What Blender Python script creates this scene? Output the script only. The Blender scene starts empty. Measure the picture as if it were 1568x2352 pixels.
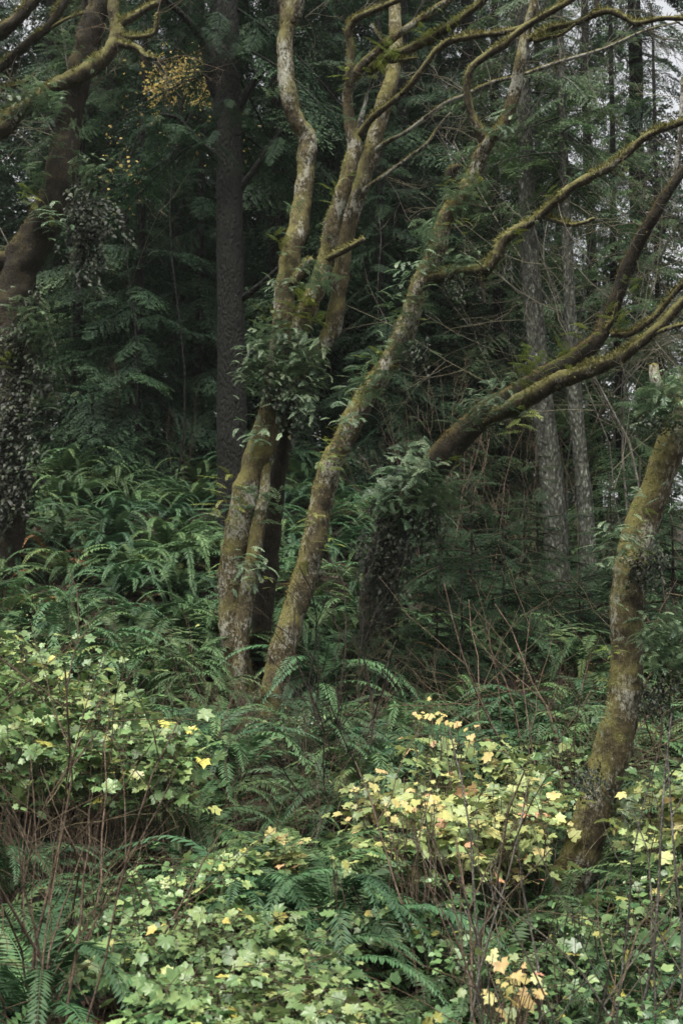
import bpy, math
import numpy as np
from mathutils import Vector, noise as mnoise

# ------------------------------------------------------------------ camera, world, sun, exposure
SC = bpy.context.scene
COL = SC.collection
PITCH = math.radians(5.51)
T2 = 2 * math.tan(math.radians(22.5))
cd = bpy.data.cameras.new("camera"); cam = bpy.data.objects.new("camera", cd); COL.objects.link(cam)
cd.sensor_fit = 'VERTICAL'; cd.sensor_height = 36; cd.lens = 18 / math.tan(math.radians(22.5))
cd.clip_start = 0.05; cd.clip_end = 2000
cam.location = (0, 0, 0); cam.rotation_euler = (math.pi / 2 + PITCH, 0, 0)
cd.dof.use_dof = True; cd.dof.focus_distance = 9.0; cd.dof.aperture_fstop = 4.0
SC.camera = cam

SUN_EL, SUN_AZ = math.radians(68), math.radians(200)     # azimuth from +Y towards +X : behind the camera
w = bpy.data.worlds.new("World"); SC.world = w; w.use_nodes = True
nt = w.node_tree; bg = nt.nodes["Background"]
sky = nt.nodes.new("ShaderNodeTexSky"); sky.sky_type = 'NISHITA'; sky.sun_disc = False
sky.sun_elevation = SUN_EL; sky.sun_rotation = SUN_AZ
sky.air_density = 1.0; sky.dust_density = 4.0; sky.ozone_density = 1.0
hs = nt.nodes.new("ShaderNodeHueSaturation"); hs.inputs['Saturation'].default_value = 0.10
nt.links.new(sky.outputs[0], hs.inputs['Color']); nt.links.new(hs.outputs[0], bg.inputs['Color'])
bg.inputs['Strength'].default_value = 0.10
sl = bpy.data.lights.new("sun", 'SUN'); so = bpy.data.objects.new("sun", sl); COL.objects.link(so)
sl.energy = 3.2; sl.angle = math.radians(38); sl.color = (1.0, 0.95, 0.86)
sd = Vector((math.sin(SUN_AZ) * math.cos(SUN_EL), math.cos(SUN_AZ) * math.cos(SUN_EL), math.sin(SUN_EL)))
so.rotation_euler = sd.to_track_quat('Z', 'Y').to_euler()
SC.view_settings.view_transform = 'Standard'; SC.view_settings.look = 'None'
SC.view_settings.gamma = 1; SC.view_settings.use_curve_mapping = False
SC.view_settings.exposure = 1.45
cy = SC.cycles
cy.max_bounces = 6; cy.diffuse_bounces = 2; cy.glossy_bounces = 2; cy.transmission_bounces = 4
cy.volume_bounces = 0; cy.use_denoising = True; cy.caustics_reflective = False; cy.caustics_refractive = False

# ------------------------------------------------------------------ helpers
PX = T2 / 2352.0            # metres per photo unit at 1 m
def P(px, py, d):
    xc = (px - 784) * PX; yc = (1176 - py) * PX
    ca, sa = math.cos(PITCH), math.sin(PITCH)
    k = d / (ca - yc * sa)
    return np.array((xc * k, d, (sa + yc * ca) * k))

YK = [-400, -50, 0, 4, 6, 8, 10, 12, 14, 16, 20, 26, 40, 80, 400]
HL = [-4, -2.3, -1.95, -1.95, -1.85, -1.55, -1.1, -.58, .15, .95, 2.4, 3.9, 6.2, 11, 30]
HR = [-4, -2.3, -2.0, -2.05, -2.0, -1.85, -1.45, -.95, -.5, -.1, .5, 1.2, 3.2, 8, 30]
def H(x, y):
    x = np.asarray(x, float); y = np.asarray(y, float)
    u = np.clip((x / np.maximum(y, 3) + .05) / .17, 0, 1); s = u * u * (3 - 2 * u)
    z = np.interp(y, YK, HL) * (1 - s) + np.interp(y, YK, HR) * s
    return z + .07 * np.sin(x * 1.3 + .4 * y) + .05 * np.sin(y * 2.1 - x * .8) + .03 * np.sin(x * 4.1 + 1.7 * y)

def R_(seed): return np.random.default_rng(seed)
def nrm(a): return a / np.maximum(np.linalg.norm(a, axis=-1, keepdims=True), 1e-9)

class MB:
    def __init__(s): s.v = []; s.q = []; s.t = []; s.a = []; s.n = 0
    def add(s, v, q=None, t=None, a=0.5):
        v = np.asarray(v, float).reshape(-1, 3); s.v.append(v)
        s.a.append(np.broadcast_to(np.asarray(a, float), (len(v),)) if np.ndim(a) == 0 else np.asarray(a, float))
        if q is not None and len(q): s.q.append(np.asarray(q, int) + s.n)
        if t is not None and len(t): s.t.append(np.asarray(t, int) + s.n)
        s.n += len(v)
    def mesh(s, name, mat, smooth=True, origin=None):
        me = bpy.data.meshes.new(name)
        v = np.concatenate(s.v); a = np.concatenate(s.a)
        if origin is not None: v = v - np.asarray(origin)
        q = np.concatenate(s.q) if s.q else np.zeros((0, 4), int)
        t = np.concatenate(s.t) if s.t else np.zeros((0, 3), int)
        me.vertices.add(len(v)); me.vertices.foreach_set("co", v.ravel().astype(np.float32))
        lp = np.concatenate([q.ravel(), t.ravel()]).astype(np.int32)
        me.loops.add(len(lp)); me.loops.foreach_set("vertex_index", lp)
        ls = np.concatenate([np.arange(len(q)) * 4, len(q) * 4 + np.arange(len(t)) * 3]).astype(np.int32)
        me.polygons.add(len(ls)); me.polygons.foreach_set("loop_start", ls)
        me.polygons.foreach_set("use_smooth", np.full(len(ls), smooth))
        me.update(calc_edges=True)
        at = me.attributes.new("rnd", 'FLOAT', 'POINT'); at.data.foreach_set("value", a.astype(np.float32))
        me.materials.append(mat)
        return me
    def build(s, name, mat, parent=None, smooth=True, origin=None):
        return link(name, s.mesh(name, mat, smooth, origin), parent)

def link(name, me, parent=None):
    o = bpy.data.objects.new(name, me); COL.objects.link(o)
    if parent is not None: o.parent = parent
    return o
def tag(o, label=None, cat=None, group=None, kind=None):
    if label: o["label"] = label
    if cat: o["category"] = cat
    if group: o["group"] = group
    if kind: o["kind"] = kind
    return o
def empty(name, loc, label=None, cat=None, group=None):
    o = bpy.data.objects.new(name, None); COL.objects.link(o); o.location = loc; o.empty_display_size = .2
    return tag(o, label, cat, group)

def spline(pts, m=8):
    p = np.asarray(pts, float)
    if len(p) < 3: 
        t = np.linspace(0, 1, m + 1)[:, None]; return p[0] * (1 - t) + p[-1] * t
    e = np.vstack([2 * p[0] - p[1], p, 2 * p[-1] - p[-2]]); out = []
    for i in range(len(p) - 1):
        a, b, c, d = e[i:i + 4]
        for t in np.arange(m) / m:
            out.append(.5 * (2 * b + (c - a) * t + (2 * a - 5 * b + 4 * c - d) * t * t + (3 * b - a - 3 * c + d) * t ** 3))
    out.append(p[-1]); return np.array(out)

def tube(mb, pts, rad, sides=6, amp=0., freq=6., seed=0, a=.5, cap=True):
    pts = np.asarray(pts, float); n = len(pts); rad = np.broadcast_to(rad, (n,))
    tan = nrm(np.gradient(pts, axis=0))
    ref = np.array((0, 0, 1.)) if abs(tan[0, 2]) < .9 else np.array((1., 0, 0))
    u = np.cross(tan[0], ref); u /= np.linalg.norm(u); U = [u]
    for i in range(1, n):
        u = U[-1] - tan[i] * np.dot(U[-1], tan[i]); U.append(u / max(np.linalg.norm(u), 1e-9))
    U = np.array(U); V = np.cross(tan, U)
    th = np.arange(sides) * 2 * math.pi / sides
    N = U[:, None] * np.cos(th)[None, :, None] + V[:, None] * np.sin(th)[None, :, None]
    r = np.repeat(rad[:, None], sides, 1).astype(float)
    if amp > 0:
        q = pts[:, None] + N * r[..., None]
        o = seed * 7.3
        for i in range(n):
            for j in range(sides):
                x, y, z = q[i, j]
                r[i, j] *= 1 + amp * (mnoise.noise((x * freq + o, y * freq, z * freq * .7)) + .55 * mnoise.noise((x * freq * 2.7, y * freq * 2.7 + o, z * freq * 2.2)) + .3 * mnoise.noise((x * freq * 6, y * freq * 6 + o, z * freq * 5)))
    v = pts[:, None] + N * r[..., None]
    i = np.arange(n - 1)[:, None] * sides; j = np.arange(sides)[None]; k = (j + 1) % sides
    q = np.stack([i + j, i + k, i + sides + k, i + sides + j], -1).reshape(-1, 4)
    vv = v.reshape(-1, 3); t = None
    if cap and sides > 2:
        vv = np.vstack([vv, pts[-1] + tan[-1] * rad[-1] * .5]); b = (n - 1) * sides; c = n * sides
        t = [(b + x, b + (x + 1) % sides, c) for x in range(sides)]
    mb.add(vv, q, t, a)
    return v, N

# ------------------------------------------------------------------ materials
def nodes(name):
    m = bpy.data.materials.new(name); m.use_nodes = True
    return m, m.node_tree, m.node_tree.nodes["Principled BSDF"]
def ramp(nt, stops, inp, interp='LINEAR'):
    r = nt.nodes.new("ShaderNodeValToRGB"); e = r.color_ramp.elements; r.color_ramp.interpolation = interp
    while len(e) < len(stops): e.new(.5)
    for k, (p, c) in enumerate(stops):
        e[k].position = p; e[k].color = (*c, 1) if len(c) == 3 else c
    nt.links.new(inp, r.inputs[0]); return r
def mixc(nt, f, a, b, mode='MIX'):
    m = nt.nodes.new("ShaderNodeMix"); m.data_type = 'RGBA'; m.blend_type = mode
    for s, v in ((m.inputs[0], f), (m.inputs[6], a), (m.inputs[7], b)):
        if hasattr(v, 'links'): nt.links.new(v, s)
        elif isinstance(v, (int, float)): s.default_value = v
        else: s.default_value = (*v, 1)
    return m.outputs[2]
def nz(nt, vec, scale, detail=4, rough=.6):
    n = nt.nodes.new("ShaderNodeTexNoise"); n.inputs['Scale'].default_value = scale
    n.inputs['Detail'].default_value = detail; n.inputs['Roughness'].default_value = rough
    nt.links.new(vec, n.inputs['Vector']); return n.outputs[0]
def vmap(nt, scale=(1, 1, 1)):
    tc = nt.nodes.new("ShaderNodeTexCoord"); mp = nt.nodes.new("ShaderNodeMapping")
    mp.inputs['Scale'].default_value = scale; nt.links.new(tc.outputs['Object'], mp.inputs[0]); return mp.outputs[0]
def mth(nt, op, a, b=0.5):
    m = nt.nodes.new("ShaderNodeMath"); m.operation = op
    for s, v in ((m.inputs[0], a), (m.inputs[1], b)):
        if hasattr(v, 'links'): nt.links.new(v, s)
        else: s.default_value = v
    return m.outputs[0]

def leaf_mat(name, stops, rough=.5, transl=.25, spec=.4, jit=.35, hue=.03):
    m, nt, b = nodes(name)
    at = nt.nodes.new("ShaderNodeAttribute"); at.attribute_name = "rnd"
    c = ramp(nt, stops, at.outputs['Fac']).outputs[0]
    oi = nt.nodes.new("ShaderNodeObjectInfo")
    h = nt.nodes.new("ShaderNodeHueSaturation")
    h1 = mth(nt, 'MULTIPLY_ADD', oi.outputs['Random'], hue); h1.node.inputs[2].default_value = .5 - hue / 2
    v1 = mth(nt, 'MULTIPLY_ADD', oi.outputs['Random'], jit); v1.node.inputs[2].default_value = 1 - jit / 2
    nt.links.new(h1, h.inputs['Hue']); nt.links.new(v1, h.inputs['Value']); nt.links.new(c, h.inputs['Color'])
    n1 = nz(nt, vmap(nt), 40, 2)
    c2 = mixc(nt, .35, h.outputs[0], ramp(nt, [(.3, (.55, .55, .55)), (.7, (1.3, 1.3, 1.2))], n1).outputs[0], 'MULTIPLY')
    nt.links.new(c2, b.inputs['Base Color'])
    b.inputs['Roughness'].default_value = rough; b.inputs['Specular IOR Level'].default_value = spec
    if transl > 0:
        t = nt.nodes.new("ShaderNodeBsdfTranslucent"); nt.links.new(c2, t.inputs['Color'])
        mx = nt.nodes.new("ShaderNodeMixShader"); mx.inputs[0].default_value = transl
        nt.links.new(b.outputs[0], mx.inputs[1]); nt.links.new(t.outputs[0], mx.inputs[2])
        nt.links.new(mx.outputs[0], nt.nodes["Material Output"].inputs[0])
    return m

def bark_mat(name, dark, mid, lichen, moss, lich_t=.6, moss_amt=.5, scale=1., bump=1., stretch=.6, mossn=.6):
    m, nt, b = nodes(name)
    v = vmap(nt, (1, 1, stretch))
    n1 = nz(nt, v, 9 * scale, 6, .65); n2 = nz(nt, v, 42 * scale, 5, .75); n3 = nz(nt, v, 5 * scale, 3)
    c = ramp(nt, [(.32, dark), (.62, mid)], n1).outputs[0]
    c = mixc(nt, .85, c, ramp(nt, [(.32, (.2, .2, .2)), (.7, (1.7, 1.7, 1.7))], n2).outputs[0], 'MULTIPLY')
    lf = ramp(nt, [(lich_t + .06, (0, 0, 0)), (lich_t + .15, (1, 1, 1))], mth(nt, 'MULTIPLY_ADD', n2, .62)).outputs[0]
    nt.links.new(mth(nt, 'MULTIPLY', n3, .65), lf.node.inputs[0].links[0].from_node.inputs[2])
    lm = mth(nt, 'MULTIPLY', lf, .85)
    c = mixc(nt, lm, c, lichen)
    g = nt.nodes.new("ShaderNodeNewGeometry"); sx = nt.nodes.new("ShaderNodeSeparateXYZ"); nt.links.new(g.outputs['Normal'], sx.inputs[0])
    mf = mth(nt, 'MULTIPLY_ADD', sx.outputs[2], mossn); nt.links.new(nz(nt, v, 4 * scale, 5, .7), mf.node.inputs[2])
    mr = ramp(nt, [(1.0 - moss_amt - .12, (0, 0, 0)), (1.0 - moss_amt + .14, (1, 1, 1))], mf).outputs[0]
    mc = mixc(nt, .6, moss, ramp(nt, [(.3, (.4, .4, .4)), (.7, (1.5, 1.4, 1.2))], n2).outputs[0], 'MULTIPLY')
    c = mixc(nt, mr, c, mc)
    nt.links.new(c, b.inputs['Base Color']); b.inputs['Roughness'].default_value = .8; b.inputs['Specular IOR Level'].default_value = .25
    bp = nt.nodes.new("ShaderNodeBump"); bp.inputs['Strength'].default_value = bump; bp.inputs['Distance'].default_value = .035
    nt.links.new(mth(nt, 'ADD', n2, n1), bp.inputs['Height']); nt.links.new(bp.outputs[0], b.inputs['Normal'])
    return m

def scaly_mat(name, dark, mid, pale, patch=.6, vs=30):
    m, nt, b = nodes(name)
    v = vmap(nt, (1, 1, .42)); 
    vo = nt.nodes.new("ShaderNodeTexVoronoi"); vo.inputs['Scale'].default_value = vs
    dv = nt.nodes.new("ShaderNodeVectorMath"); dv.operation = 'ADD'; nt.links.new(v, dv.inputs[0])
    nn = nt.nodes.new("ShaderNodeTexNoise"); nn.inputs['Scale'].default_value = 14; nt.links.new(v, nn.inputs['Vector'])
    s = nt.nodes.new("ShaderNodeVectorMath"); s.operation = 'SCALE'; s.inputs['Scale'].default_value = .07; nt.links.new(nn.outputs[1], s.inputs[0])
    nt.links.new(s.outputs[0], dv.inputs[1]); nt.links.new(dv.outputs[0], vo.inputs['Vector'])
    n1 = nz(nt, v, 11, 5, .7)
    c = ramp(nt, [(.3, dark), (.65, mid)], n1).outputs[0]
    pf = ramp(nt, [(patch - .04, (0, 0, 0)), (patch + .08, (1, 1, 1))], nz(nt, v, 24, 4, .65)).outputs[0]
    c = mixc(nt, pf, c, pale)
    c = mixc(nt, .8, c, ramp(nt, [(.1, (1.25, 1.25, 1.25)), (.6, (.35, .35, .35))], vo.outputs['Distance']).outputs[0], 'MULTIPLY')
    nt.links.new(c, b.inputs['Base Color']); b.inputs['Roughness'].default_value = .85; b.inputs['Specular IOR Level'].default_value = .2
    bp = nt.nodes.new("ShaderNodeBump"); bp.invert = True; bp.inputs['Strength'].default_value = .8; bp.inputs['Distance'].default_value = .03
    nt.links.new(vo.outputs['Distance'], bp.inputs['Height']); nt.links.new(bp.outputs[0], b.inputs['Normal'])
    return m

M = {}
M['alder'] = bark_mat("alder_bark", (.018, .016, .011), (.108, .084, .042), (.36, .36, .30), (.13, .122, .040), .585, .43)
M['limb'] = bark_mat("mossy_limb_bark", (.022, .018, .011), (.070, .056, .03), (.30, .29, .24), (.135, .13, .048), .66, .55, mossn=.75)
M['greylimb'] = bark_mat("grey_limb_bark", (.04, .036, .028), (.12, .11, .085), (.40, .40, .37), (.13, .12, .03), .52, .38)
M['darkmoss'] = bark_mat("dark_mossy_bark", (.010, .008, .006), (.032, .025, .013), (.14, .13, .10), (.075, .062, .02), .70, .30)
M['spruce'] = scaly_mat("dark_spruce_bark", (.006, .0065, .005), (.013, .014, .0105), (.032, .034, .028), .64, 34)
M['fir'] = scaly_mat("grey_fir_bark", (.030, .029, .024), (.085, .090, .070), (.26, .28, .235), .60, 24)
M['twig'] = bark_mat("twig_bark", (.07, .048, .034), (.22, .155, .11), (.28, .26, .22), (.10, .09, .04), .66, .15, 2.)
M['twigdark'] = bark_mat("dark_twig_bark", (.012, .009, .008), (.035, .026, .020), (.09, .08, .07), (.05, .045, .02), .75, .12, 2.)
M['twigpale'] = bark_mat("pale_twig_bark", (.07, .065, .055), (.17, .155, .13), (.32, .31, .28), (.12, .11, .05), .62, .2, 2.)
M['moss'] = leaf_mat("moss", [(0, (.045, .045, .016)), (.5, (.145, .142, .050)), (1, (.28, .275, .11))], .9, .3, .1)
M['mossb'] = leaf_mat("brown_moss", [(0, (.030, .022, .008)), (.5, (.085, .068, .028)), (1, (.15, .13, .05))], .9, .3, .1)
M['fern'] = leaf_mat("sword_fern", [(0, (.020, .044, .016)), (.45, (.048, .094, .036)), (.84, (.095, .150, .055)), (.90, (.10, .13, .035)), (.95, (.16, .09, .03)), (1, (.10, .045, .02))], .62, .2, .25)
M['fernblue'] = leaf_mat("bluish_sword_fern", [(0, (.016, .045, .022)), (.5, (.042, .094, .040)), (.88, (.085, .155, .065)), (.96, (.13, .09, .04)), (1, (.09, .045, .02))], .58, .2, .28)
M['ferndead'] = leaf_mat("withered_fern", [(0, (.05, .025, .012)), (.5, (.14, .075, .03)), (1, (.24, .16, .06))], .7, .2, .2)
M['epi'] = leaf_mat("licorice_fern", [(0, (.025, .055, .028)), (.5, (.10, .165, .085)), (1, (.27, .34, .20))], .42, .25, .5)
M['epiy'] = leaf_mat("yellow_green_licorice_fern", [(0, (.05, .07, .015)), (.5, (.12, .16, .03)), (1, (.25, .27, .06))], .45, .3, .4)
M['epid'] = leaf_mat("hanging_dark_fern", [(0, (.006, .008, .004)), (.6, (.015, .022, .010)), (.92, (.030, .045, .020)), (1, (.05, .04, .02))], .55, .1, .3)
GREEN = [(0, (.050, .100, .036)), (.4, (.115, .195, .072)), (.75, (.215, .285, .11)), (.93, (.34, .36, .12)), (1, (.43, .38, .10))]
M['leaf'] = leaf_mat("pale_green_leaf", GREEN, .42, .3, .5, .25)
M['leafmix'] = leaf_mat("green_yellow_leaf", [(0, (.07, .12, .045)), (.35, (.20, .26, .10)), (.6, (.31, .34, .13)), (.8, (.43, .38, .15)), (.92, (.50, .32, .17)), (1, (.45, .22, .14))], .45, .3, .45, .25)
M['leafdark'] = leaf_mat("deep_green_leaf", [(0, (.022, .055, .022)), (.5, (.05, .105, .04)), (.9, (.10, .17, .06)), (1, (.22, .22, .06))], .38, .25, .5, .25)
M['leafyel'] = leaf_mat("yellow_leaf", [(0, (.34, .34, .12)), (.5, (.46, .38, .15)), (1, (.52, .33, .18))], .5, .4, .35, .25)
M['autumn'] = leaf_mat("golden_leaf", [(0, (.20, .14, .05)), (.5, (.36, .26, .08)), (1, (.46, .36, .13))], .5, .5, .3, .2)
M['hem'] = leaf_mat("hemlock_needles", [(0, (.007, .020, .009)), (.5, (.017, .041, .018)), (1, (.042, .076, .030))], .65, .2, .2, .3)
M['hemb'] = leaf_mat("fresh_hemlock_needles", [(0, (.022, .048, .020)), (.5, (.045, .092, .034)), (1, (.095, .15, .05))], .55, .25, .3, .3)
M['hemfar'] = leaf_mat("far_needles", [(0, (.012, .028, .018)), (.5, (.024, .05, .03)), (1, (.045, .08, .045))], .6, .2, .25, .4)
M['litter'] = leaf_mat("leaf_litter", [(0, (.022, .014, .008)), (.5, (.075, .044, .022)), (.9, (.18, .11, .055)), (1, (.30, .20, .08))], .6, .1, .3)
M['cover'] = leaf_mat("ground_cover", [(0, (.015, .028, .012)), (.5, (.035, .062, .024)), (.85, (.08, .10, .035)), (1, (.14, .09, .04))], .5, .25, .4)
def soil():
    m, nt, b = nodes("forest_soil"); v = vmap(nt)
    c = ramp(nt, [(.3, (.010, .007, .005)), (.55, (.030, .020, .012)), (.75, (.035, .040, .015))], nz(nt, v, 3, 8, .7)).outputs[0]
    nt.links.new(c, b.inputs['Base Color']); b.inputs['Roughness'].default_value = .95
    bp = nt.nodes.new("ShaderNodeBump"); bp.inputs['Distance'].default_value = .05; nt.links.new(nz(nt, v, 18, 6), bp.inputs['Height'])
    nt.links.new(bp.outputs[0], b.inputs['Normal']); return m
M['soil'] = soil()

# ------------------------------------------------------------------ ground
xs = np.concatenate([[-500, -250, -120, -70], np.arange(-45, 45.1, .6), [70, 120, 250, 500]])
ys = np.concatenate([[-400, -150, -60, -25], np.arange(-12, 70.1, .6), [90, 130, 220, 400]])
X, Y = np.meshgrid(xs, ys); Z = H(X, Y)
nx, ny = len(xs), len(ys)
i = np.arange(ny - 1)[:, None] * nx + np.arange(nx - 1)[None]
g = MB(); g.add(np.stack([X, Y, Z], -1), np.stack([i, i + 1, i + nx + 1, i + nx], -1).reshape(-1, 4))
tag(g.build("ground", M['soil']), kind="structure")

# ------------------------------------------------------------------ moss tufts on tubes
def tufts(mb, v, N, rng, per_m2, ln, wd, zmin=-.2, bias=1.):
    n, s = v.shape[:2]
    e1 = np.linalg.norm(np.diff(v, axis=0), axis=-1); c = np.linalg.norm(v[:, 0] - v[:, s // 2], axis=-1) * math.pi / s
    area = (e1.mean(1) * c[:-1]); tot = area.sum() * s
    k = int(tot * per_m2)
    if k < 1: return
    i = rng.choice(n - 1, k, p=area / area.sum()); j = rng.integers(0, s, k); j2 = (j + 1) % s
    f = rng.random((k, 1)); h = rng.random((k, 1))
    p = (v[i, j] * (1 - f) + v[i + 1, j] * f) * (1 - h) + (v[i, j2] * (1 - f) + v[i + 1, j2] * f) * h
    nn = nrm(N[i, j] * (1 - h) + N[i, j2] * h)
    keep = (nn[:, 2] * bias + rng.normal(0, .35, k)) > zmin
    p, nn = p[keep], nn[keep]; k = len(p)
    if k:
        g = np.array([mnoise.noise((a * 4., b * 4., c * 4.)) for a, b, c in p]); kk = g + rng.normal(0, .12, k) > -.12; p, nn = p[kk], nn[kk]; g = g[kk]; k = len(p)
        ln = ln * (1 + .9 * np.clip(g, 0, 1)) * (.6 + .6 * np.clip(nn[:, 2], 0, 1))
    if not k: return
    blades(mb, p, nrm(nn + rng.normal(0, .55, (k, 3)) + np.array((0, 0, -.12))), ln * rng.uniform(.4, 1.3, k), wd, rng)
def blades(mb, p, d, ln, wd, rng, a=None):
    k = len(p); side = nrm(np.cross(d, rng.normal(0, 1, (k, 3)))) * (wd * .5 * rng.uniform(.6, 1.4, (k, 1)))
    q = p - d * (.15 * ln)[:, None]
    v = np.stack([q - side, q + side, p + d * ln[:, None]], 1)
    mb.add(v, None, np.arange(3 * k).reshape(-1, 3), np.repeat(rng.random(k) if a is None else a, 3))

def limb(name, pts, parent, mat, org, seed, sides=10, m=9, amp=.12, freq=5., moss=None, moss_m='moss', zmin=.0, ln=.03, wd=.011, label=None):
    """pts: (photo x, photo y, distance, photo width) -> one tapered tube with moss on it"""
    W = np.array([np.append(P(a, b, c), wdt * PX * c * .5) for a, b, c, wdt in pts])
    S = spline(W, m); mb = MB()
    v, N = tube(mb, S[:, :3] , np.maximum(S[:, 3], .002), sides, amp, freq, seed)
    o = mb.build(name, mat, parent, True, org)
    if label: o["label"] = label
    if moss:
        k = MB(); tufts(k, v, N, R_(seed + 900), moss, ln, wd, zmin)
        if k.n: k.build("moss", M[moss_m], o, False, org)
    return o

# ------------------------------------------------------------------ alder trees, traced
def tree(name, base, label):
    return empty(name, base, label, "tree")
DA = 12.0
baseA = P(545, 1600, DA); A = tree("alder_tree", baseA, "multi-stemmed mossy alder with a big fern clump where its three stems part")
limb("trunk", [(550, 1700, 12, 112), (547, 1620, 12, 88), (544, 1560, 12, 70), (540, 1500, 12, 66), (536, 1400, 12, 66), (538, 1300, 12, 70), (556, 1180, 12, 68), (582, 1080, 12, 64), (610, 1000, 12, 66), (636, 910, 12, 66), (648, 800, 12, 58), (652, 700, 12, 50), (665, 600, 12, 50), (690, 500, 12.05, 46), (700, 400, 12.1, 43), (704, 320, 12.1, 45), (678, 272, 12.05, 42), (660, 200, 12, 40), (655, 100, 12, 38), (662, 30, 12, 36), (645, -60, 12, 32), (640, -200, 12, 26)], A, M['alder'], baseA, 1, 16, 10, .24, 7, 2200, 'mossb', .0, .028)
limb("stem", [(640, 860, 12, 46), (680, 780, 11.95, 44), (712, 700, 11.9, 46), (745, 600, 11.9, 40), (765, 510, 11.85, 38), (790, 430, 11.8, 36), (813, 345, 11.8, 36), (806, 290, 11.8, 30), (798, 235, 11.75, 26), (808, 180, 11.7, 24), (858, 125, 11.6, 22), (920, 75, 11.5, 20), (990, 28, 11.4, 19), (1060, -20, 11.3, 16), (1130, -90, 11.2, 12)], A, M['alder'], baseA, 2, 12, 9, .24, 7, 3500, 'moss', .1)
limb("stem", [(650, 900, 12.1, 50), (700, 840, 12.1, 44), (755, 770, 12.1, 40), (775, 690, 12.1, 38), (786, 600, 12.1, 36), (800, 520, 12.1, 38), (820, 440, 12.1, 44), (845, 370, 12.15, 42), (868, 290, 12.2, 38), (886, 220, 12.2, 36), (905, 150, 12.3, 34), (908, 60, 12.4, 30), (900, -40, 12.5, 26)], A, M['alder'], baseA, 3, 12, 9, .24, 7, 1800, 'mossb', .0)
limb("stem", [(592, 1620, 12.3, 48), (598, 1500, 12.35, 46), (605, 1400, 12.35, 44), (618, 1280, 12.35, 44), (634, 1130, 12.3, 40), (652, 1010, 12.25, 36), (660, 940, 12.15, 34), (650, 880, 12.1, 30)], A, M['darkmoss'], baseA, 4, 12, 9, .24, 7, 1500, 'mossb', .0)
limb("stem", [(548, 1640, 11.9, 40), (552, 1520, 11.85, 38), (560, 1420, 11.85, 36), (575, 1330, 11.85, 40), (590, 1230, 11.87, 34), (606, 1140, 11.9, 26), (612, 1060, 11.95, 18)], A, M['alder'], baseA, 5, 10, 8, .15, 7, 1500, 'mossb', .0)
BR = dict(parent=A, org=baseA, moss=15000, zmin=.45, ln=.034, wd=.013, amp=.26, freq=9)
limb("branch", [(655, 60, 12, 30), (680, 35, 11.95, 28), (690, -10, 11.9, 24), (705, -90, 11.9, 20)], mat=M['alder'], seed=6, **BR)
limb("branch", [(802, 200, 11.7, 22), (806, 120, 11.65, 19), (800, 75, 11.6, 18), (816, 45, 11.55, 18), (868, 20, 11.45, 16), (930, -10, 11.4, 14), (990, -60, 11.3, 12)], mat=M['limb'], seed=7, **BR)
limb("branch", [(818, 318, 11.8, 20), (850, 275, 11.7, 17), (886, 245, 11.6, 15), (934, 205, 11.5, 14), (969, 160, 11.4, 15), (1014, 105, 11.3, 17), (1079, 85, 11.2, 15), (1154, 75, 11.1, 14), (1199, 62, 11.05, 13), (1240, 40, 11, 10), (1290, 5, 10.9, 8)], mat=M['limb'], seed=8, **BR)
limb("branch", [(842, 165, 11.75, 26), (884, 137, 11.7, 24), (949, 110, 11.6, 24), (1009, 75, 11.5, 22), (1054, 45, 11.45, 18), (1104, 5, 11.4, 17), (1160, -50, 11.3, 14)], mat=M['limb'], seed=9, **BR)
limb("branch", [(890, 140, 11.7, 12), (925, 138, 11.6, 9), (958, 133, 11.55, 6)], mat=M['limb'], seed=10, **BR)
limb("branch", [(862, 345, 12.1, 13), (890, 325, 12, 11), (929, 305, 11.9, 10), (984, 265, 11.8, 11), (1024, 235, 11.7, 10), (1059, 221, 11.7, 9), (1094, 205, 11.6, 11), (1134, 188, 11.6, 10), (1194, 173, 11.5, 9), (1284, 142, 11.4, 10), (1384, 112, 11.3, 8), (1480, 70, 11.2, 6), (1560, 50, 11.1, 4)], mat=M['greylimb'], seed=11, parent=A, org=baseA, moss=1800, zmin=.4, amp=.2, freq=9)
limb("branch", [(824, 445, 12.05, 12), (850, 425, 12, 10), (879, 405, 11.9, 9), (934, 365, 11.8, 9), (979, 330, 11.7, 8), (1004, 295, 11.7, 7), (1034, 258, 11.6, 5)], mat=M['greylimb'], seed=12, parent=A, org=baseA, moss=2500, zmin=.3, amp=.2, freq=9)
limb("branch", [(745, 598, 11.85, 20), (775, 582, 11.8, 17), (805, 567, 11.72, 15), (836, 550, 11.65, 15)], mat=M['limb'], seed=13, **BR)
limb("branch", [(672, 650, 11.9, 24), (695, 620, 11.85, 22), (716, 596, 11.75, 17)], mat=M['alder'], seed=14, **BR)
limb("branch", [(818, 300, 11.8, 12), (838, 240, 11.8, 9), (842, 215, 11.8, 7)], mat=M['greylimb'], seed=15, **BR)
limb("branch", [(852, 55, 11.5, 8), (875, 90, 11.5, 6), (898, 100, 11.5, 4)], mat=M['greylimb'], seed=16, **BR)

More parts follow.
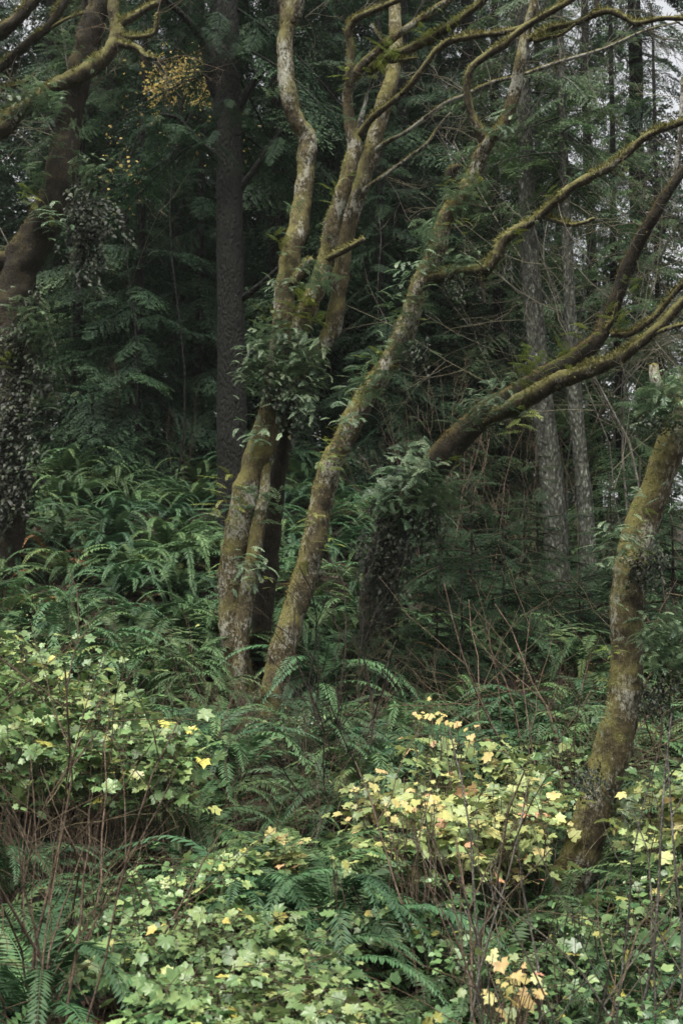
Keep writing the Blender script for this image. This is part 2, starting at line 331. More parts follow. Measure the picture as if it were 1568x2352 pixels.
DB = 11.6
baseB = P(622, 1650, DB); B = tree("alder_tree", baseB, "leaning mossy alder with one slanting trunk that forks into a Y near the top")
limb("trunk", [(610, 1730, 11.6, 106), (622, 1650, 11.6, 84), (634, 1580, 11.6, 66), (650, 1500, 11.6, 60), (682, 1380, 11.6, 58), (720, 1250, 11.6, 56), (740, 1150, 11.6, 54), (762, 1065, 11.55, 52), (800, 990, 11.5, 52), (842, 905, 11.5, 50), (885, 845, 11.45, 50), (922, 780, 11.4, 50), (946, 715, 11.35, 46), (968, 645, 11.3, 46), (1002, 575, 11.3, 44), (1022, 505, 11.25, 42), (1058, 450, 11.2, 42), (1090, 400, 11.2, 40), (1106, 350, 11.15, 36), (1124, 322, 11.1, 32), (1158, 280, 11.1, 30), (1180, 220, 11.05, 29), (1192, 150, 11, 28), (1206, 80, 11, 25), (1222, 25, 10.95, 22), (1240, -60, 10.9, 18)], B, M['alder'], baseB, 21, 16, 9, .24, 7, 2600, 'mossb', .0, .028)
BB = dict(parent=B, org=baseB, moss=15000, zmin=.45, ln=.034, wd=.013, amp=.26, freq=9)
limb("branch", [(1116, 345, 11.15, 28), (1104, 310, 11.1, 24), (1084, 265, 11.05, 20), (1072, 210, 11, 19), (1080, 160, 10.95, 18), (1112, 130, 10.9, 18), (1152, 105, 10.85, 17), (1192, 72, 10.8, 16), (1232, 45, 10.75, 16), (1290, 12, 10.7, 15), (1360, -30, 10.6, 12)], mat=M['limb'], seed=22, **BB)
limb("branch", [(1212, 92, 10.95, 16), (1258, 68, 10.85, 15), (1330, 50, 10.75, 15), (1362, 34, 10.7, 16), (1402, 26, 10.65, 17), (1436, 42, 10.6, 14), (1464, 53, 10.55, 13), (1520, 42, 10.5, 12), (1590, 44, 10.4, 10)], mat=M['limb'], seed=23, **BB)
limb("branch", [(1225, 95, 10.9, 13), (1252, 88, 10.85, 11), (1290, 78, 10.8, 9), (1320, 55, 10.75, 8)], mat=M['limb'], seed=24, **BB)
limb("branch", [(1352, 42, 10.7, 12), (1368, 20, 10.7, 11), (1366, -20, 10.7, 9)], mat=M['darkmoss'], seed=25, **BB)
limb("branch", [(1055, 455, 11.2, 26), (1038, 425, 11.15, 22), (1034, 398, 11.1, 19), (1052, 381, 11.05, 17)], mat=M['darkmoss'], seed=26, **BB)
limb("branch", [(968, 640, 11.3, 32), (1020, 632, 11.2, 30), (1065, 626, 11.1, 30), (1108, 618, 11, 32), (1136, 596, 10.95, 30), (1152, 558, 10.9, 27), (1182, 530, 10.85, 25), (1230, 502, 10.8, 23), (1280, 458, 10.7, 25), (1320, 425, 10.65, 22), (1390, 388, 10.55, 20), (1440, 350, 10.5, 19), (1490, 310, 10.4, 17), (1570, 278, 10.3, 15), (1660, 240, 10.2, 12)], mat=M['limb'], seed=27, **BB)
limb("branch", [(1098, 630, 11, 18), (1106, 660, 11, 13), (1113, 698, 11, 8)], mat=M['darkmoss'], seed=28, **BB)
limb("branch", [(1245, 496, 10.8, 13), (1278, 508, 10.75, 12), (1310, 516, 10.7, 12), (1340, 511, 10.65, 10), (1364, 502, 10.6, 9)], mat=M['limb'], seed=29, **BB)

DC = 13.2
baseC = P(868, 1470, DC); C = tree("alder_tree", baseC, "dark mossy trunk arching right over the hollow with ferns along its back")
limb("trunk", [(860, 1520, 13.3, 90), (868, 1400, 13.3, 84), (886, 1270, 13.2, 80), (925, 1180, 13.1, 76), (968, 1115, 13, 72), (1040, 1020, 12.8, 66), (1120, 945, 12.6, 60), (1195, 900, 12.4, 52), (1250, 862, 12.2, 46), (1312, 828, 12.1, 44), (1372, 778, 12, 38), (1394, 735, 12, 36), (1420, 670, 11.9, 34), (1450, 590, 11.8, 32), (1492, 510, 11.6, 28), (1540, 430, 11.5, 24), (1600, 350, 11.4, 18)], C, M['darkmoss'], baseC, 41, 14, 9, .17, 5, 3000, 'mossb', .1, .03)
BC = dict(parent=C, org=baseC, moss=15000, zmin=.45, ln=.034, wd=.013, amp=.26, freq=9)
limb("branch", [(1085, 985, 12.68, 30), (1145, 948, 12.5, 44), (1205, 918, 12.32, 46), (1262, 882, 12.15, 42), (1335, 855, 12, 38), (1420, 822, 11.8, 34), (1488, 772, 11.6, 27), (1540, 722, 11.5, 24), (1580, 680, 11.4, 20), (1650, 610, 11.3, 15)], mat=M['limb'], seed=42, **BC)
limb("branch", [(1400, 768, 11.95, 18), (1450, 764, 11.9, 16), (1500, 728, 11.8, 16), (1540, 682, 11.7, 15), (1575, 645, 11.6, 13), (1640, 590, 11.5, 10)], mat=M['limb'], seed=43, **BC)
limb("branch", [(1480, 775, 11.6, 13), (1530, 755, 11.5, 11), (1590, 740, 11.4, 10)], mat=M['limb'], seed=44, **BC)
limb("branch", [(1385, 760, 11.95, 13), (1408, 730, 11.9, 10), (1415, 700, 11.85, 6)], mat=M['limb'], seed=45, **BC)
limb("branch", [(1545, 420, 11.5, 14), (1556, 360, 11.45, 12), (1562, 280, 11.4, 10), (1566, 180, 11.4, 7)], mat=M['greylimb'], seed=46, **BC)

DD = 8.0
baseD = P(1285, 2100, DD); D = tree("alder_tree", baseD, "leaning brown trunk at the right edge, wrapped in ferns and ivy, rooted behind bare stems")
limb("trunk", [(1265, 2200, 8, 86), (1290, 2080, 8, 84), (1330, 1960, 8, 84), (1368, 1850, 8, 82), (1406, 1720, 8, 82), (1434, 1590, 8, 76), (1440, 1480, 8, 74), (1438, 1400, 8, 72), (1448, 1300, 8, 72), (1476, 1200, 8, 72), (1518, 1090, 8, 68), (1552, 990, 8, 66), (1586, 890, 8, 60), (1640, 740, 8, 50)], D, M['alder'], baseD, 61, 18, 10, .24, 7, 1800, 'mossb', .0, .02, .008)
limb("branch", [(1545, 960, 8, 40), (1520, 910, 7.95, 34), (1504, 875, 7.9, 28), (1500, 838, 7.9, 22)], D, M['alder'], baseD, 62, 12, 9, .2, 9, 2500, 'mossb', .0, .02, .008, label="short broken stub with a pale snapped end")

DE = 15.0
baseE = P(10, 1180, DE); E = tree("maple_tree", baseE, "dark mossy old tree at the left edge with crooked limbs and hanging ferns")
limb("trunk", [(0, 1480, 15.00, 120), (8, 1200, 15.00, 104), (14, 1000, 15.00, 100), (22, 850, 15.00, 96), (28, 720, 15.00, 92), (46, 610, 15.00, 88), (100, 520, 15.00, 80), (134, 430, 15.00, 76), (150, 330, 15.00, 64), (166, 240, 15.00, 56), (186, 160, 15.00, 56), (206, 80, 15.00, 60), (232, 0, 15.00, 52), (260, -100, 15.00, 40)], E, M['darkmoss'], baseE, 81, 16, 10, .24, 7, 2600, 'mossb', .05, .03)
BE = dict(parent=E, org=baseE, moss=9000, zmin=.45, ln=.045, wd=.016, amp=.26, freq=8)
limb("branch", [(40, 620, 15.00, 60), (-20, 590, 14.90, 54), (-80, 540, 14.80, 50)], mat=M['darkmoss'], seed=82, **BE)
limb("branch", [(-60, 340, 14.70, 46), (0, 300, 14.70, 44), (34, 262, 14.70, 44), (92, 222, 14.70, 40), (150, 188, 14.70, 40), (205, 160, 14.70, 38), (244, 128, 14.70, 34), (270, 82, 14.70, 32), (262, 35, 14.70, 28), (266, -20, 14.70, 26), (290, -90, 14.70, 20)], mat=M['limb'], seed=83, **BE)
limb("branch", [(262, 98, 14.70, 20), (292, 105, 14.60, 16), (318, 112, 14.60, 15), (334, 128, 14.55, 11), (362, 135, 14.50, 7)], mat=M['limb'], seed=84, **BE)
limb("branch", [(275, 82, 14.70, 18), (300, 86, 14.65, 13), (340, 82, 14.60, 11), (358, 68, 14.60, 13), (362, 30, 14.55, 12)], mat=M['limb'], seed=85, **BE)
limb("branch", [(272, 60, 14.70, 22), (300, 42, 14.70, 20), (342, 18, 14.70, 18), (390, -10, 14.70, 16), (440, -50, 14.70, 12)], mat=M['limb'], seed=86, **BE)
limb("branch", [(-30, 180, 14.50, 30), (0, 158, 14.50, 22), (60, 102, 14.50, 22), (102, 72, 14.50, 18), (140, 20, 14.50, 22), (165, -40, 14.50, 20)], mat=M['darkmoss'], seed=87, **BE)
limb("branch", [(-30, 90, 14.30, 34), (20, 60, 14.30, 32), (70, 10, 14.30, 30), (110, -50, 14.30, 28)], mat=M['darkmoss'], seed=88, **BE)
limb("branch", [(75, 95, 14.50, 12), (110, 70, 14.50, 10), (150, 45, 14.50, 8), (190, 30, 14.60, 8)], mat=M['limb'], seed=89, **BE)
limb("branch", [(-10, 215, 14.60, 12), (14, 200, 14.60, 10), (50, 195, 14.60, 9), (80, 170, 14.60, 6)], mat=M['limb'], seed=90, **BE)

def grow(rng, mb, p, d, L, r, lv, jit=.18, up=.05, nodes_=None, kids=(5, 4), sides=4, depth=0, ang=(25, 60), rat=(.35, .65)):
    n = 7 if depth == 0 else 5
    pts = [p]; dd = d.copy()
    for k in range(n):
        dd = nrm(dd + rng.normal(0, jit, 3) + np.array((0, 0, up)))
        pts.append(pts[-1] + dd * L / n)
    pts = np.array(pts); tube(mb, pts, np.linspace(r, r * .45, n + 1), sides if depth == 0 else 3, a=rng.random(), cap=False)
    if nodes_ is not None: nodes_.append((depth, pts))
    if lv > 0:
        for k in range(kids[min(depth, len(kids) - 1)]):
            f = rng.uniform(.25, .98); i = min(int(f * n), n - 1); q = pts[i] + (pts[i + 1] - pts[i]) * (f * n - i)
            t = nrm(pts[i + 1] - pts[i]); s = nrm(np.cross(t, rng.normal(0, 1, 3))); a = math.radians(rng.uniform(*ang))
            grow(rng, mb, q, t * math.cos(a) + s * math.sin(a), L * rng.uniform(*rat) * (1.15 - .5 * f), r * .5, lv - 1, jit, up, nodes_, kids, sides, depth + 1, ang, rat)
def fine_twigs(par, org, seed, lst, mat='twigpale'):
    rg = R_(seed); mb = MB()
    for px, py, d, ax, ay, L in lst:
        for k in range(3):
            dv = nrm(np.array((ax, rg.normal(0, .5), -ay)) + rg.normal(0, .35, 3))
            grow(rg, mb, P(px, py, d), dv, L * rg.uniform(.6, 1.2), .005, 2, .22, .02, None, (5, 4), ang=(25, 70), rat=(.3, .6))
    mb.build("twigs", M[mat], par, True, org)
fine_twigs(A, baseA, 71, [(816, 45, 11.55, .3, -1, .7), (930, 70, 11.5, .5, -.8, .7), (1009, 75, 11.5, 1, .2, .8), (1079, 85, 11.2, 1, .4, .9), (1154, 75, 11.1, .7, .6, .8), (1240, 40, 11, 1, .2, .9), (984, 265, 11.8, .8, .4, .7), (1284, 142, 11.4, 1, .3, 1.1), (1384, 112, 11.3, .8, -.5, 1.), (1480, 70, 11.2, 1, .5, 1.), (1004, 295, 11.7, .9, -.4, .8), (879, 405, 11.9, .9, .3, .8), (842, 215, 11.8, .4, -1, .5), (700, 40, 11.9, .8, -.5, .7)])
fine_twigs(B, baseB, 72, [(1330, 50, 10.75, .6, .8, .9), (1402, 26, 10.65, .8, -.6, .8), (1464, 53, 10.55, .7, .8, .9), (1540, 42, 10.5, .8, .8, 1.), (1232, 45, 10.75, .4, -1, .7), (1390, 388, 10.55, .8, .6, .8), (1490, 310, 10.4, .8, .7, .9), (1364, 502, 10.6, 1, -.1, .6), (1072, 210, 11, -1, -.2, .6), (1060, 470, 11.2, -1, -.2, .7), (1192, 150, 11, .8, -.3, .8), (1280, 458, 10.7, .6, .9, .9)])
fine_twigs(C, baseC, 73, [(1450, 590, 11.8, .8, .5, .8), (1492, 510, 11.6, .8, -.5, .8), (1540, 430, 11.5, -.7, -.8, .8), (1488, 772, 11.6, .8, .7, .8), (1420, 822, 11.8, .5, 1, .7), (1540, 690, 11.5, .8, -.4, .7), (1415, 700, 11.85, -.2, -1, .5)])
fine_twigs(E, baseE, 74, [(362, 135, 14.5, 1, .4, .9), (362, 30, 14.5, .8, -.4, .8), (300, 110, 14.6, .5, 1, .9), (102, 72, 14.5, .6, -.8, .9), (60, 102, 14.5, -.4, 1, .9), (200, 60, 14.9, .8, .4, .9)], 'twig')

# ------------------------------------------------------------------ big conifer trunks
def conif(name, base, label, group=None): return empty(name, base, label, "tree", group)
def straight(pts, parent, mat, org, seed, sides=18, amp=.06):
    return limb("trunk", pts, parent, mat, org, seed, sides, 12, amp, 4)

# bough: flat drooping spray of needle-bearing twigs, length 1 along +x
def bough(rng, nlat=22, nt=9, lat=.34, droop=.25, tw=.055, wd=.016, keep=.9):
    out = []; at = []
    for k in range(nlat):
        t = (k + .6) / nlat; base = np.array((t, .03 * math.sin(5 * t), -droop * t * t))
        for sgn in (-1, 1):
            if rng.random() > keep: continue
            L = lat * (1 - t) ** .75 * (.35 + .65 * min(1, t / .25)) * rng.uniform(.6, 1.2) + .03
            an = math.radians(rng.uniform(38, 62)); dr = rng.uniform(.1, .5)
            s = np.linspace(.08, 1, max(3, int(nt * L / lat) + 2))
            ax = base + np.stack([s * L * math.cos(an), sgn * s * L * math.sin(an), -dr * L * s ** 1.8], -1)
            dirv = np.array((math.cos(an), sgn * math.sin(an), -dr)); dirv /= np.linalg.norm(dirv)
            n = len(s)
            for sg2 in (-1, 1):
                a2 = an * sgn + sg2 * np.radians(rng.uniform(30, 60, n))
                d = np.stack([np.cos(a2), np.sin(a2), -rng.uniform(.0, .75, n)], -1); d = nrm(d)
                l = tw * rng.uniform(.6, 1.3, n) * (1.1 - .4 * s)
                w_ = np.cross(d, nrm(np.array((0, 0, 1.)) + rng.normal(0, .45, (n, 3)))); w_ = nrm(w_) * (wd * .5)
                m = ax + d * (l * .45)[:, None]
                out.append(np.stack([ax, m - w_, ax + d * l[:, None], m + w_], 1)); at.append(np.clip(.2 + .5 * s * rng.uniform(.5, 1.3) + rng.normal(0, .15, n), 0, 1))
    return np.concatenate(out), np.concatenate(at)
_r = R_(5)
BH = [bough(_r, 32, 19, .36, dr, .028, .0115) for dr in (.12, .25, .4)]
BM = [bough(_r, 26, 12, .36, dr, .045, .019) for dr in (.15, .28, .4)]
BL = [bough(_r, 18, 8, .40, dr, .07, .028) for dr in (.15, .28, .4)]

def crown(rng, z0, z1, rmax, n, lib, jit=.3, pitch=(-32, 2), skip=None, rtop=.25, mb=None, wood=None, org=(0, 0, 0), stub=0):
    mb = mb or MB(); org = np.asarray(org, float)
    for k in range(n):
        f = (k + rng.random()) / n; z = z0 + (z1 - z0) * f
        az = k * 2.39996 + rng.normal(0, .4)
        if skip is not None and skip(az % (2 * math.pi), z): continue
        L = (rmax * (1 - f) + rtop * rmax * f) * rng.uniform(1 - jit, 1 + jit * .6)
        q, at = lib[rng.integers(len(lib))]
        pt = math.radians(rng.uniform(*pitch)); rl = rng.normal(0, .25)
        v = q.reshape(-1, 3) * L
        c, s = math.cos(rl), math.sin(rl); v = np.stack([v[:, 0], v[:, 1] * c - v[:, 2] * s, v[:, 1] * s + v[:, 2] * c], -1)
        c, s = math.cos(pt), math.sin(pt); v = np.stack([v[:, 0] * c - v[:, 2] * s, v[:, 1], v[:, 0] * s + v[:, 2] * c], -1)
        c, s = math.cos(az), math.sin(az); v = np.stack([v[:, 0] * c - v[:, 1] * s, v[:, 0] * s + v[:, 1] * c, v[:, 2]], -1)
        v += np.array((0, 0, z)) + org
        m = len(q); tint = rng.normal(0, .12)
        mb.add(v, np.arange(4 * m).reshape(-1, 4), None, np.clip(np.repeat(at, 4) + tint, 0, 1))
        if wood is not None:
            x = np.linspace(0, .95, 6); dr = .25
            p = np.stack([x * L, 0 * x, -dr * x * x * L], -1)
            cp, sp = math.cos(pt), math.sin(pt); p = np.stack([p[:, 0] * cp - p[:, 2] * sp, p[:, 1], p[:, 0] * sp + p[:, 2] * cp], -1)
            p = np.stack([p[:, 0] * math.cos(az), p[:, 0] * math.sin(az), p[:, 2]], -1) + np.array((0, 0, z)) + org
            tube(wood, p, np.linspace(.022, .004, 6) * (L / 2) ** .5, 4, cap=False)
    return mb

# dark spruce
DS = 17.0
bS = P(536, 1130, DS); S1 = conif("spruce_tree", bS, "big dark straight spruce trunk standing behind the forked mossy alder")
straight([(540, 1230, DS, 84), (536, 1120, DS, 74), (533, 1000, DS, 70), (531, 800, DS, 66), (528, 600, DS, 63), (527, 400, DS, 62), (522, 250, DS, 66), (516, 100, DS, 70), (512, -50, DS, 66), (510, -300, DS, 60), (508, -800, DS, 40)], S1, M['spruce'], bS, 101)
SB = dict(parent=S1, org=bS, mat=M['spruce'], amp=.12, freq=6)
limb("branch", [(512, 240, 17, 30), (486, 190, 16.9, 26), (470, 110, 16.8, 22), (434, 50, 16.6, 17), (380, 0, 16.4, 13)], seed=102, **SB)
limb("branch", [(520, 390, 17, 24), (490, 355, 16.9, 20), (460, 330, 16.8, 15), (410, 275, 16.6, 11), (370, 262, 16.4, 7)], seed=103, **SB)
limb("branch", [(545, 440, 17, 22), (580, 395, 16.9, 16), (620, 335, 16.8, 12), (650, 300, 16.7, 8)], seed=104, **SB)
limb("branch", [(540, 260, 17, 26), (575, 200, 16.9, 20), (620, 140, 16.8, 15)], seed=105, **SB)
limb("branch", [(550, 690, 17, 18), (590, 660, 16.8, 14), (640, 615, 16.6, 9)], seed=106, **SB)
cw = MB(); wd_ = MB(); rg = R_(11)
front = lambda az, z: 3.9 < az < 5.5
crown(rg, bS[2] + 5.2, bS[2] + 20, 2.6, 70, BH, skip=lambda az, z: front(az, z) , mb=cw, wood=wd_, org=(bS[0], bS[1], 0))
# hanging sprays around the left limb
for (px, py, d, n_, r) in [(400, 275, 16.5, 7, .9), (455, 325, 16.7, 6, .7), (520, 225, 16.6, 5, .6), (370, 265, 16.4, 5, .8), (640, 310, 16.7, 5, .8), (495, 300, 16.5, 5, .6), (565, 250, 16.5, 4, .5), (545, 100, 16.5, 5, .6), (470, 60, 16.5, 6, .9), (500, 20, 16.4, 6, .9), (590, 60, 16.6, 6, 1.)]:
    p = P(px, py, d); crown(rg, -.15, .15, r, n_, BH, mb=cw, org=p, pitch=(-50, -5))
cw.build("crown", M['hem'], S1, False, bS); wd_.build("crown_branches", M['spruce'], S1, True, bS)

# two grey trunks at right
bF = P(1282, 1370, 18); F1 = conif("fir_tree", bF, "thicker of two pale scaly conifer trunks standing in the dark at right")
straight([(1290, 1460, 18, 64), (1282, 1350, 18, 58), (1274, 1200, 18, 55), (1262, 1060, 18, 52), (1247, 950, 18, 50), (1232, 800, 18, 46), (1220, 650, 18, 44), (1212, 520, 18, 42), (1205, 350, 18, 38), (1198, 100, 18, 34), (1190, -300, 18, 26)], F1, M['fir'], bF, 111)
bG = P(1358, 1420, 17.5); G1 = conif("fir_tree", bG, "thinner of two pale scaly conifer trunks standing in the dark at right")
straight([(1366, 1500, 17.5, 44), (1356, 1400, 17.5, 38), (1346, 1200, 17.5, 37), (1332, 1050, 17.5, 34), (1322, 950, 17.5, 34), (1314, 820, 17.5, 30), (1305, 650, 17.5, 27), (1300, 500, 17.5, 24), (1292, 300, 17.5, 20), (1284, 0, 17.5, 14)], G1, M['fir'], bG, 112)
rg = R_(12)
c1 = MB(); w1 = MB(); crown(rg, P(1210, 420, 18)[2], P(1200, -300, 18)[2], 1.9, 46, BH, mb=c1, wood=w1, org=(bF[0] - .25, bF[1] + .2, 0), jit=.4)
c1.build("crown", M['hemb'], F1, False, bF); w1.build("crown_branches", M['fir'], F1, True, bF)
c1 = MB(); w1 = MB(); crown(rg, P(1300, 420, 17.5)[2], P(1280, -50, 17.5)[2], 1.5, 30, BH, mb=c1, wood=w1, org=(bG[0] - .3, bG[1], 0), jit=.4)
c1.build("crown", M['hemb'], G1, False, bG); w1.build("crown_branches", M['fir'], G1, True, bG)

# ------------------------------------------------------------------ background conifers (copies share meshes)
def trunk_mesh(h, r, seed, mat):
    mb = MB(); z = np.linspace(-1.5, h, 26); rg = R_(seed)
    x = np.cumsum(rg.normal(0, .02, 26)); y = np.cumsum(rg.normal(0, .02, 26))
    tube(mb, np.stack([x, y, z], -1), r * (1 - .85 * np.clip(z / h, 0, 1)) + .02, 12, .07, 3, seed); return mb.mesh("trunk", mat)
PROTO = []
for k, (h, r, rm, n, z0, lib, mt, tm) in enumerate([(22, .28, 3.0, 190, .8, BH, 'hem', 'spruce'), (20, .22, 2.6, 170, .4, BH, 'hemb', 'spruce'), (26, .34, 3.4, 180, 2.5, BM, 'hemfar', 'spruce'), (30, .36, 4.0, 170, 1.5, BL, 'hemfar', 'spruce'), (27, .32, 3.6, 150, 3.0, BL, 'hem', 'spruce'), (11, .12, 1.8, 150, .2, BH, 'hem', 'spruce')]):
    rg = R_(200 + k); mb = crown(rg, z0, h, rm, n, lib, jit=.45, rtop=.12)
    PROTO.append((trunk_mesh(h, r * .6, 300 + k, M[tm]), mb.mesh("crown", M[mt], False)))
def bgtree(kind, x, y, rz, sc, label, group, name="hemlock_tree", sz=1.):
    t, c = PROTO[kind]
    o = empty(name, (x, y, float(H(x, y))), label, "tree", group); o.rotation_euler[2] = rz; o.scale = (sc, sc, sc * sz)
    link("trunk", t, o); link("crown", c, o); return o
rg = R_(77)
FAR = "conifers closing the forest behind"
row1 = [(240, 25, 1, 1.0), (395, 23, 0, .8), (640, 22, 0, .95), (760, 25, 0, 1.05), (930, 22.5, 0, .9), (1080, 25, 0, 1.0), (1160, 22, 1, .85), (1380, 24, 1, .9), (90, 27, 0, 1.0), (1010, 27, 0, 1), (310, 20.5, 5, 1.), (170, 21, 5, 1.15), (450, 21.5, 5, 1.05), (880, 20.5, 5, .9), (1440, 20.5, 1, .6), (1540, 22, 1, .55)]
lab1 = ["green drooping hemlock left of the big dark spruce, behind bare twigs", "small dark hemlock just left of the big dark spruce trunk", "dark hemlock filling the gap right of the big dark spruce", "dark hemlock directly behind the forked stems of the mossy alder", "dark hemlock seen between the leaning trunk and the forked stems", "dark hemlock behind the Y fork of the leaning alder", "fresher green hemlock with layered sprays beside the pale conifer trunks", "fresh green hemlock at right with sky showing through its boughs", "dark hemlock behind the old mossy tree at the left edge", "dark hemlock behind the bare pale twig thicket", "low bushy hemlock below the scattered yellow leaves", "low bushy hemlock close behind the old mossy tree", "low bushy hemlock touching the left side of the big dark spruce", "short dark hemlock behind the middle of the leaning alder", "short fresh hemlock right of the thinner pale conifer trunk", "fresh hemlock at the right edge behind the mossy double limb"]
for (px, d, k, s), lb in zip(row1, lab1):
    x = (px - 784) * PX * d; bgtree(k, x, d, rg.uniform(0, 6.28), s, lb, FAR)
for row, (d0, d1, n, ks) in enumerate([(28, 34, 12, (0, 2, 4)), (37, 46, 13, (2, 3, 4)), (50, 66, 14, (3, 4, 3))]):
    for k in range(n):
        u = -.40 + .80 * (k + rg.uniform(.15, .85)) / n; d = rg.uniform(d0, d1)
        if row == 2 and u > .18: continue
        if row == 0 and u > .265: continue
        if row == 1 and u > .225: continue
        bgtree(ks[rg.integers(3)], u * d, d, rg.uniform(0, 6.28), rg.uniform(.85, 1.15), "dark far conifer standing in the deep shade of the forest behind", FAR)

OUT = "conifers around the clearing"
for x, y, k in [(-26, -15, 0), (-19, -18, 2), (-12, -16, 0), (-6, -19, 4), (1, -17, 2), (8, -19, 0), (14, -16, 4), (21, -18, 2), (28, -14, 0), (-17, -4, 0), (18, -3, 2), (-14, 8, 0), (-13, 17, 2), (16, 10, 4), (-10, 24, 0), (14.5, 22, 1)]:  # unseen trees added behind and beside the camera to cut low sky light
    bgtree(k, x, y, rg.uniform(0, 6.28), rg.uniform(.9, 1.1), "tall conifer at the side of the clearing, outside the picture", OUT)

# low hemlock thicket in the hollow
YH = []
for k in range(3):
    rg = R_(400 + k); mb = MB(); wb = MB(); crown(rg, .15, 2.2, 1.15, 34, BH, mb=mb, wood=wb, jit=.4, pitch=(-25, 22))
    z = np.linspace(-.3, 2.3, 8); tb = MB(); tube(tb, np.stack([.04 * np.sin(z), 0 * z, z], -1), np.linspace(.03, .006, 8), 6)
    YH.append((tb.mesh("trunk", M['twigdark']), wb.mesh("twigs", M['twigdark']), mb.mesh("crown", M['hem'], False)))
for (px, d, s, k) in [(930, 15, .8, 0), (1010, 14.5, .9, 1), (1090, 15.5, 1., 2), (1150, 14, .85, 0), (1210, 15, .9, 1), (1240, 16.5, 1.1, 2), (1060, 17, 1.2, 0), (1400, 16, 1., 1), (1480, 15, 1.1, 2), (960, 17.5, 1.2, 1), (1330, 15, .7, 2), (1540, 14, 1, 0), (910, 12.5, .55, 2), (850, 12.7, .55, 1), (1000, 12.7, .6, 0), (940, 12.2, .5, 1), (880, 12.0, .45, 0), (1060, 13, .65, 2)]:
    x = (px - 784) * PX * d
    o = empty("hemlock_sapling", (x, d, float(H(x, d)) - .05), "low dark hemlock sapling with drooping sprays in the shaded hollow below the grey trunks", "sapling", "hemlock saplings in the hollow")
    o.rotation_euler[2] = px; o.scale = (s, s, s)
    for nm, me in zip(("trunk", "twigs", "crown"), YH[k]): link(nm, me, o)

# ------------------------------------------------------------------ ferns
def frond(rng, L, W, npair, e0, e1, a0, hw=.52, fwd=24, droop=.25, start=.12, tip=.6, side=0., wood=True, brk=0):
    """one frond leaving the origin along +x, arching from elevation e0 to e1 (degrees)"""
    n = npair; t = np.linspace(start, .985, n)
    tt = np.linspace(0, 1, 24); el = np.radians(e0 + (e1 - e0) * tt ** 1.15)
    xx = np.concatenate([[0], np.cumsum(np.cos(el[:-1]))]) * L / 23; zz = np.concatenate([[0], np.cumsum(np.sin(el[:-1]))]) * L / 23
    yy = side * L * tt ** 2
    ax = np.stack([np.interp(t, tt, xx), np.interp(t, tt, yy), np.interp(t, tt, zz)], -1)
    tan = nrm(np.gradient(ax, axis=0)); sd = nrm(np.cross(tan, np.array((0, 0, 1.)) + 0 * tan) + 1e-6)
    sd = nrm(sd + rng.normal(0, .12, 3)); nn = np.cross(sd, tan)
    w_ = W * np.minimum(1, .35 + (t - start) / .16) * (1 - t) ** tip
    sp = L / n; V = []; Q = []; at = []
    mb = MB()
    for sg in (-1, 1):
        l = w_ * rng.uniform(.85, 1.1, n) + .004
        f = np.radians(fwd + rng.normal(0, 7, n) + 25 * t)
        d = sd * (sg * np.cos(f))[:, None] + tan * np.sin(f)[:, None] - nn * (droop * rng.uniform(.4, 1.6, n))[:, None]
        d = nrm(d)
        b = ax; m = b + d * (l * .42)[:, None] + nn * (.06 * l)[:, None]; h = tan * (sp * hw * np.minimum(1, .45 + l / max(W, 1e-6)))[:, None]
        v = np.stack([b, m - h, b + d * l[:, None], m + h], 1)
        mb.add(v, np.arange(4 * n).reshape(-1, 4), None, np.clip(np.repeat(a0 + rng.normal(0, .06, n), 4), 0, 1 if a0 > .9 else .9))
    if wood:
        k = np.arange(0, 24, 3); k[-1] = 23
        tube(mb, np.stack([xx, yy, zz], -1)[k], np.linspace(.0035, .001, len(k)) * max(.5, L), 3, a=min(1, a0 * .6 + .2), cap=False)
    return mb
def turn(v, az):
    c, s = math.cos(az), math.sin(az); return np.stack([v[:, 0] * c - v[:, 1] * s, v[:, 0] * s + v[:, 1] * c, v[:, 2]], -1)
def merge(dst, src, az=0., off=(0, 0, 0)):
    n0 = dst.n
    v = np.concatenate(src.v); dst.v.append(turn(v, az) + np.asarray(off)); dst.a.append(np.concatenate(src.a))
    dst.q += [q + n0 for q in src.q]; dst.t += [q + n0 for q in src.t]; dst.n += len(v)
def fern_fronds(seed, n, L=(.6, 1.), npair=34, dead=2):
    rg = R_(seed); out = []
    for k in range(n):
        az = k * 2.39996 + rg.normal(0, .25); f = k / n
        e0 = 80 - 40 * f + rg.normal(0, 7); e1 = -45 - 40 * rg.random()
        out.append((az, frond(rg, rg.uniform(*L), rg.uniform(.085, .13), npair, e0, e1, np.clip(rg.normal(.45, .2), 0, .86), side=rg.normal(0, .08))))
    for k in range(dead):
        out.append((rg.uniform(0, 6.28), frond(rg, rg.uniform(.5, .8), .075, npair, 35, -75, rg.uniform(.9, 1), droop=.3)))
    return out
FERN = []
for k in range(7):
    mb = MB()
    for az, fr in fern_fronds(500 + k, [30, 26, 34, 28, 32, 24, 36][k], (.5, .95) if k % 2 else (.6, 1.05), 36, 1 + k % 3): merge(mb, fr, az)
    FERN.append((mb.mesh("sword_fern", M['fern'], False), mb.mesh("sword_fern", M['fernblue'], False)))

placed = []
def far_from(x, y, r):
    return all((x - a) ** 2 + (y - b) ** 2 > r * r for a, b in placed)
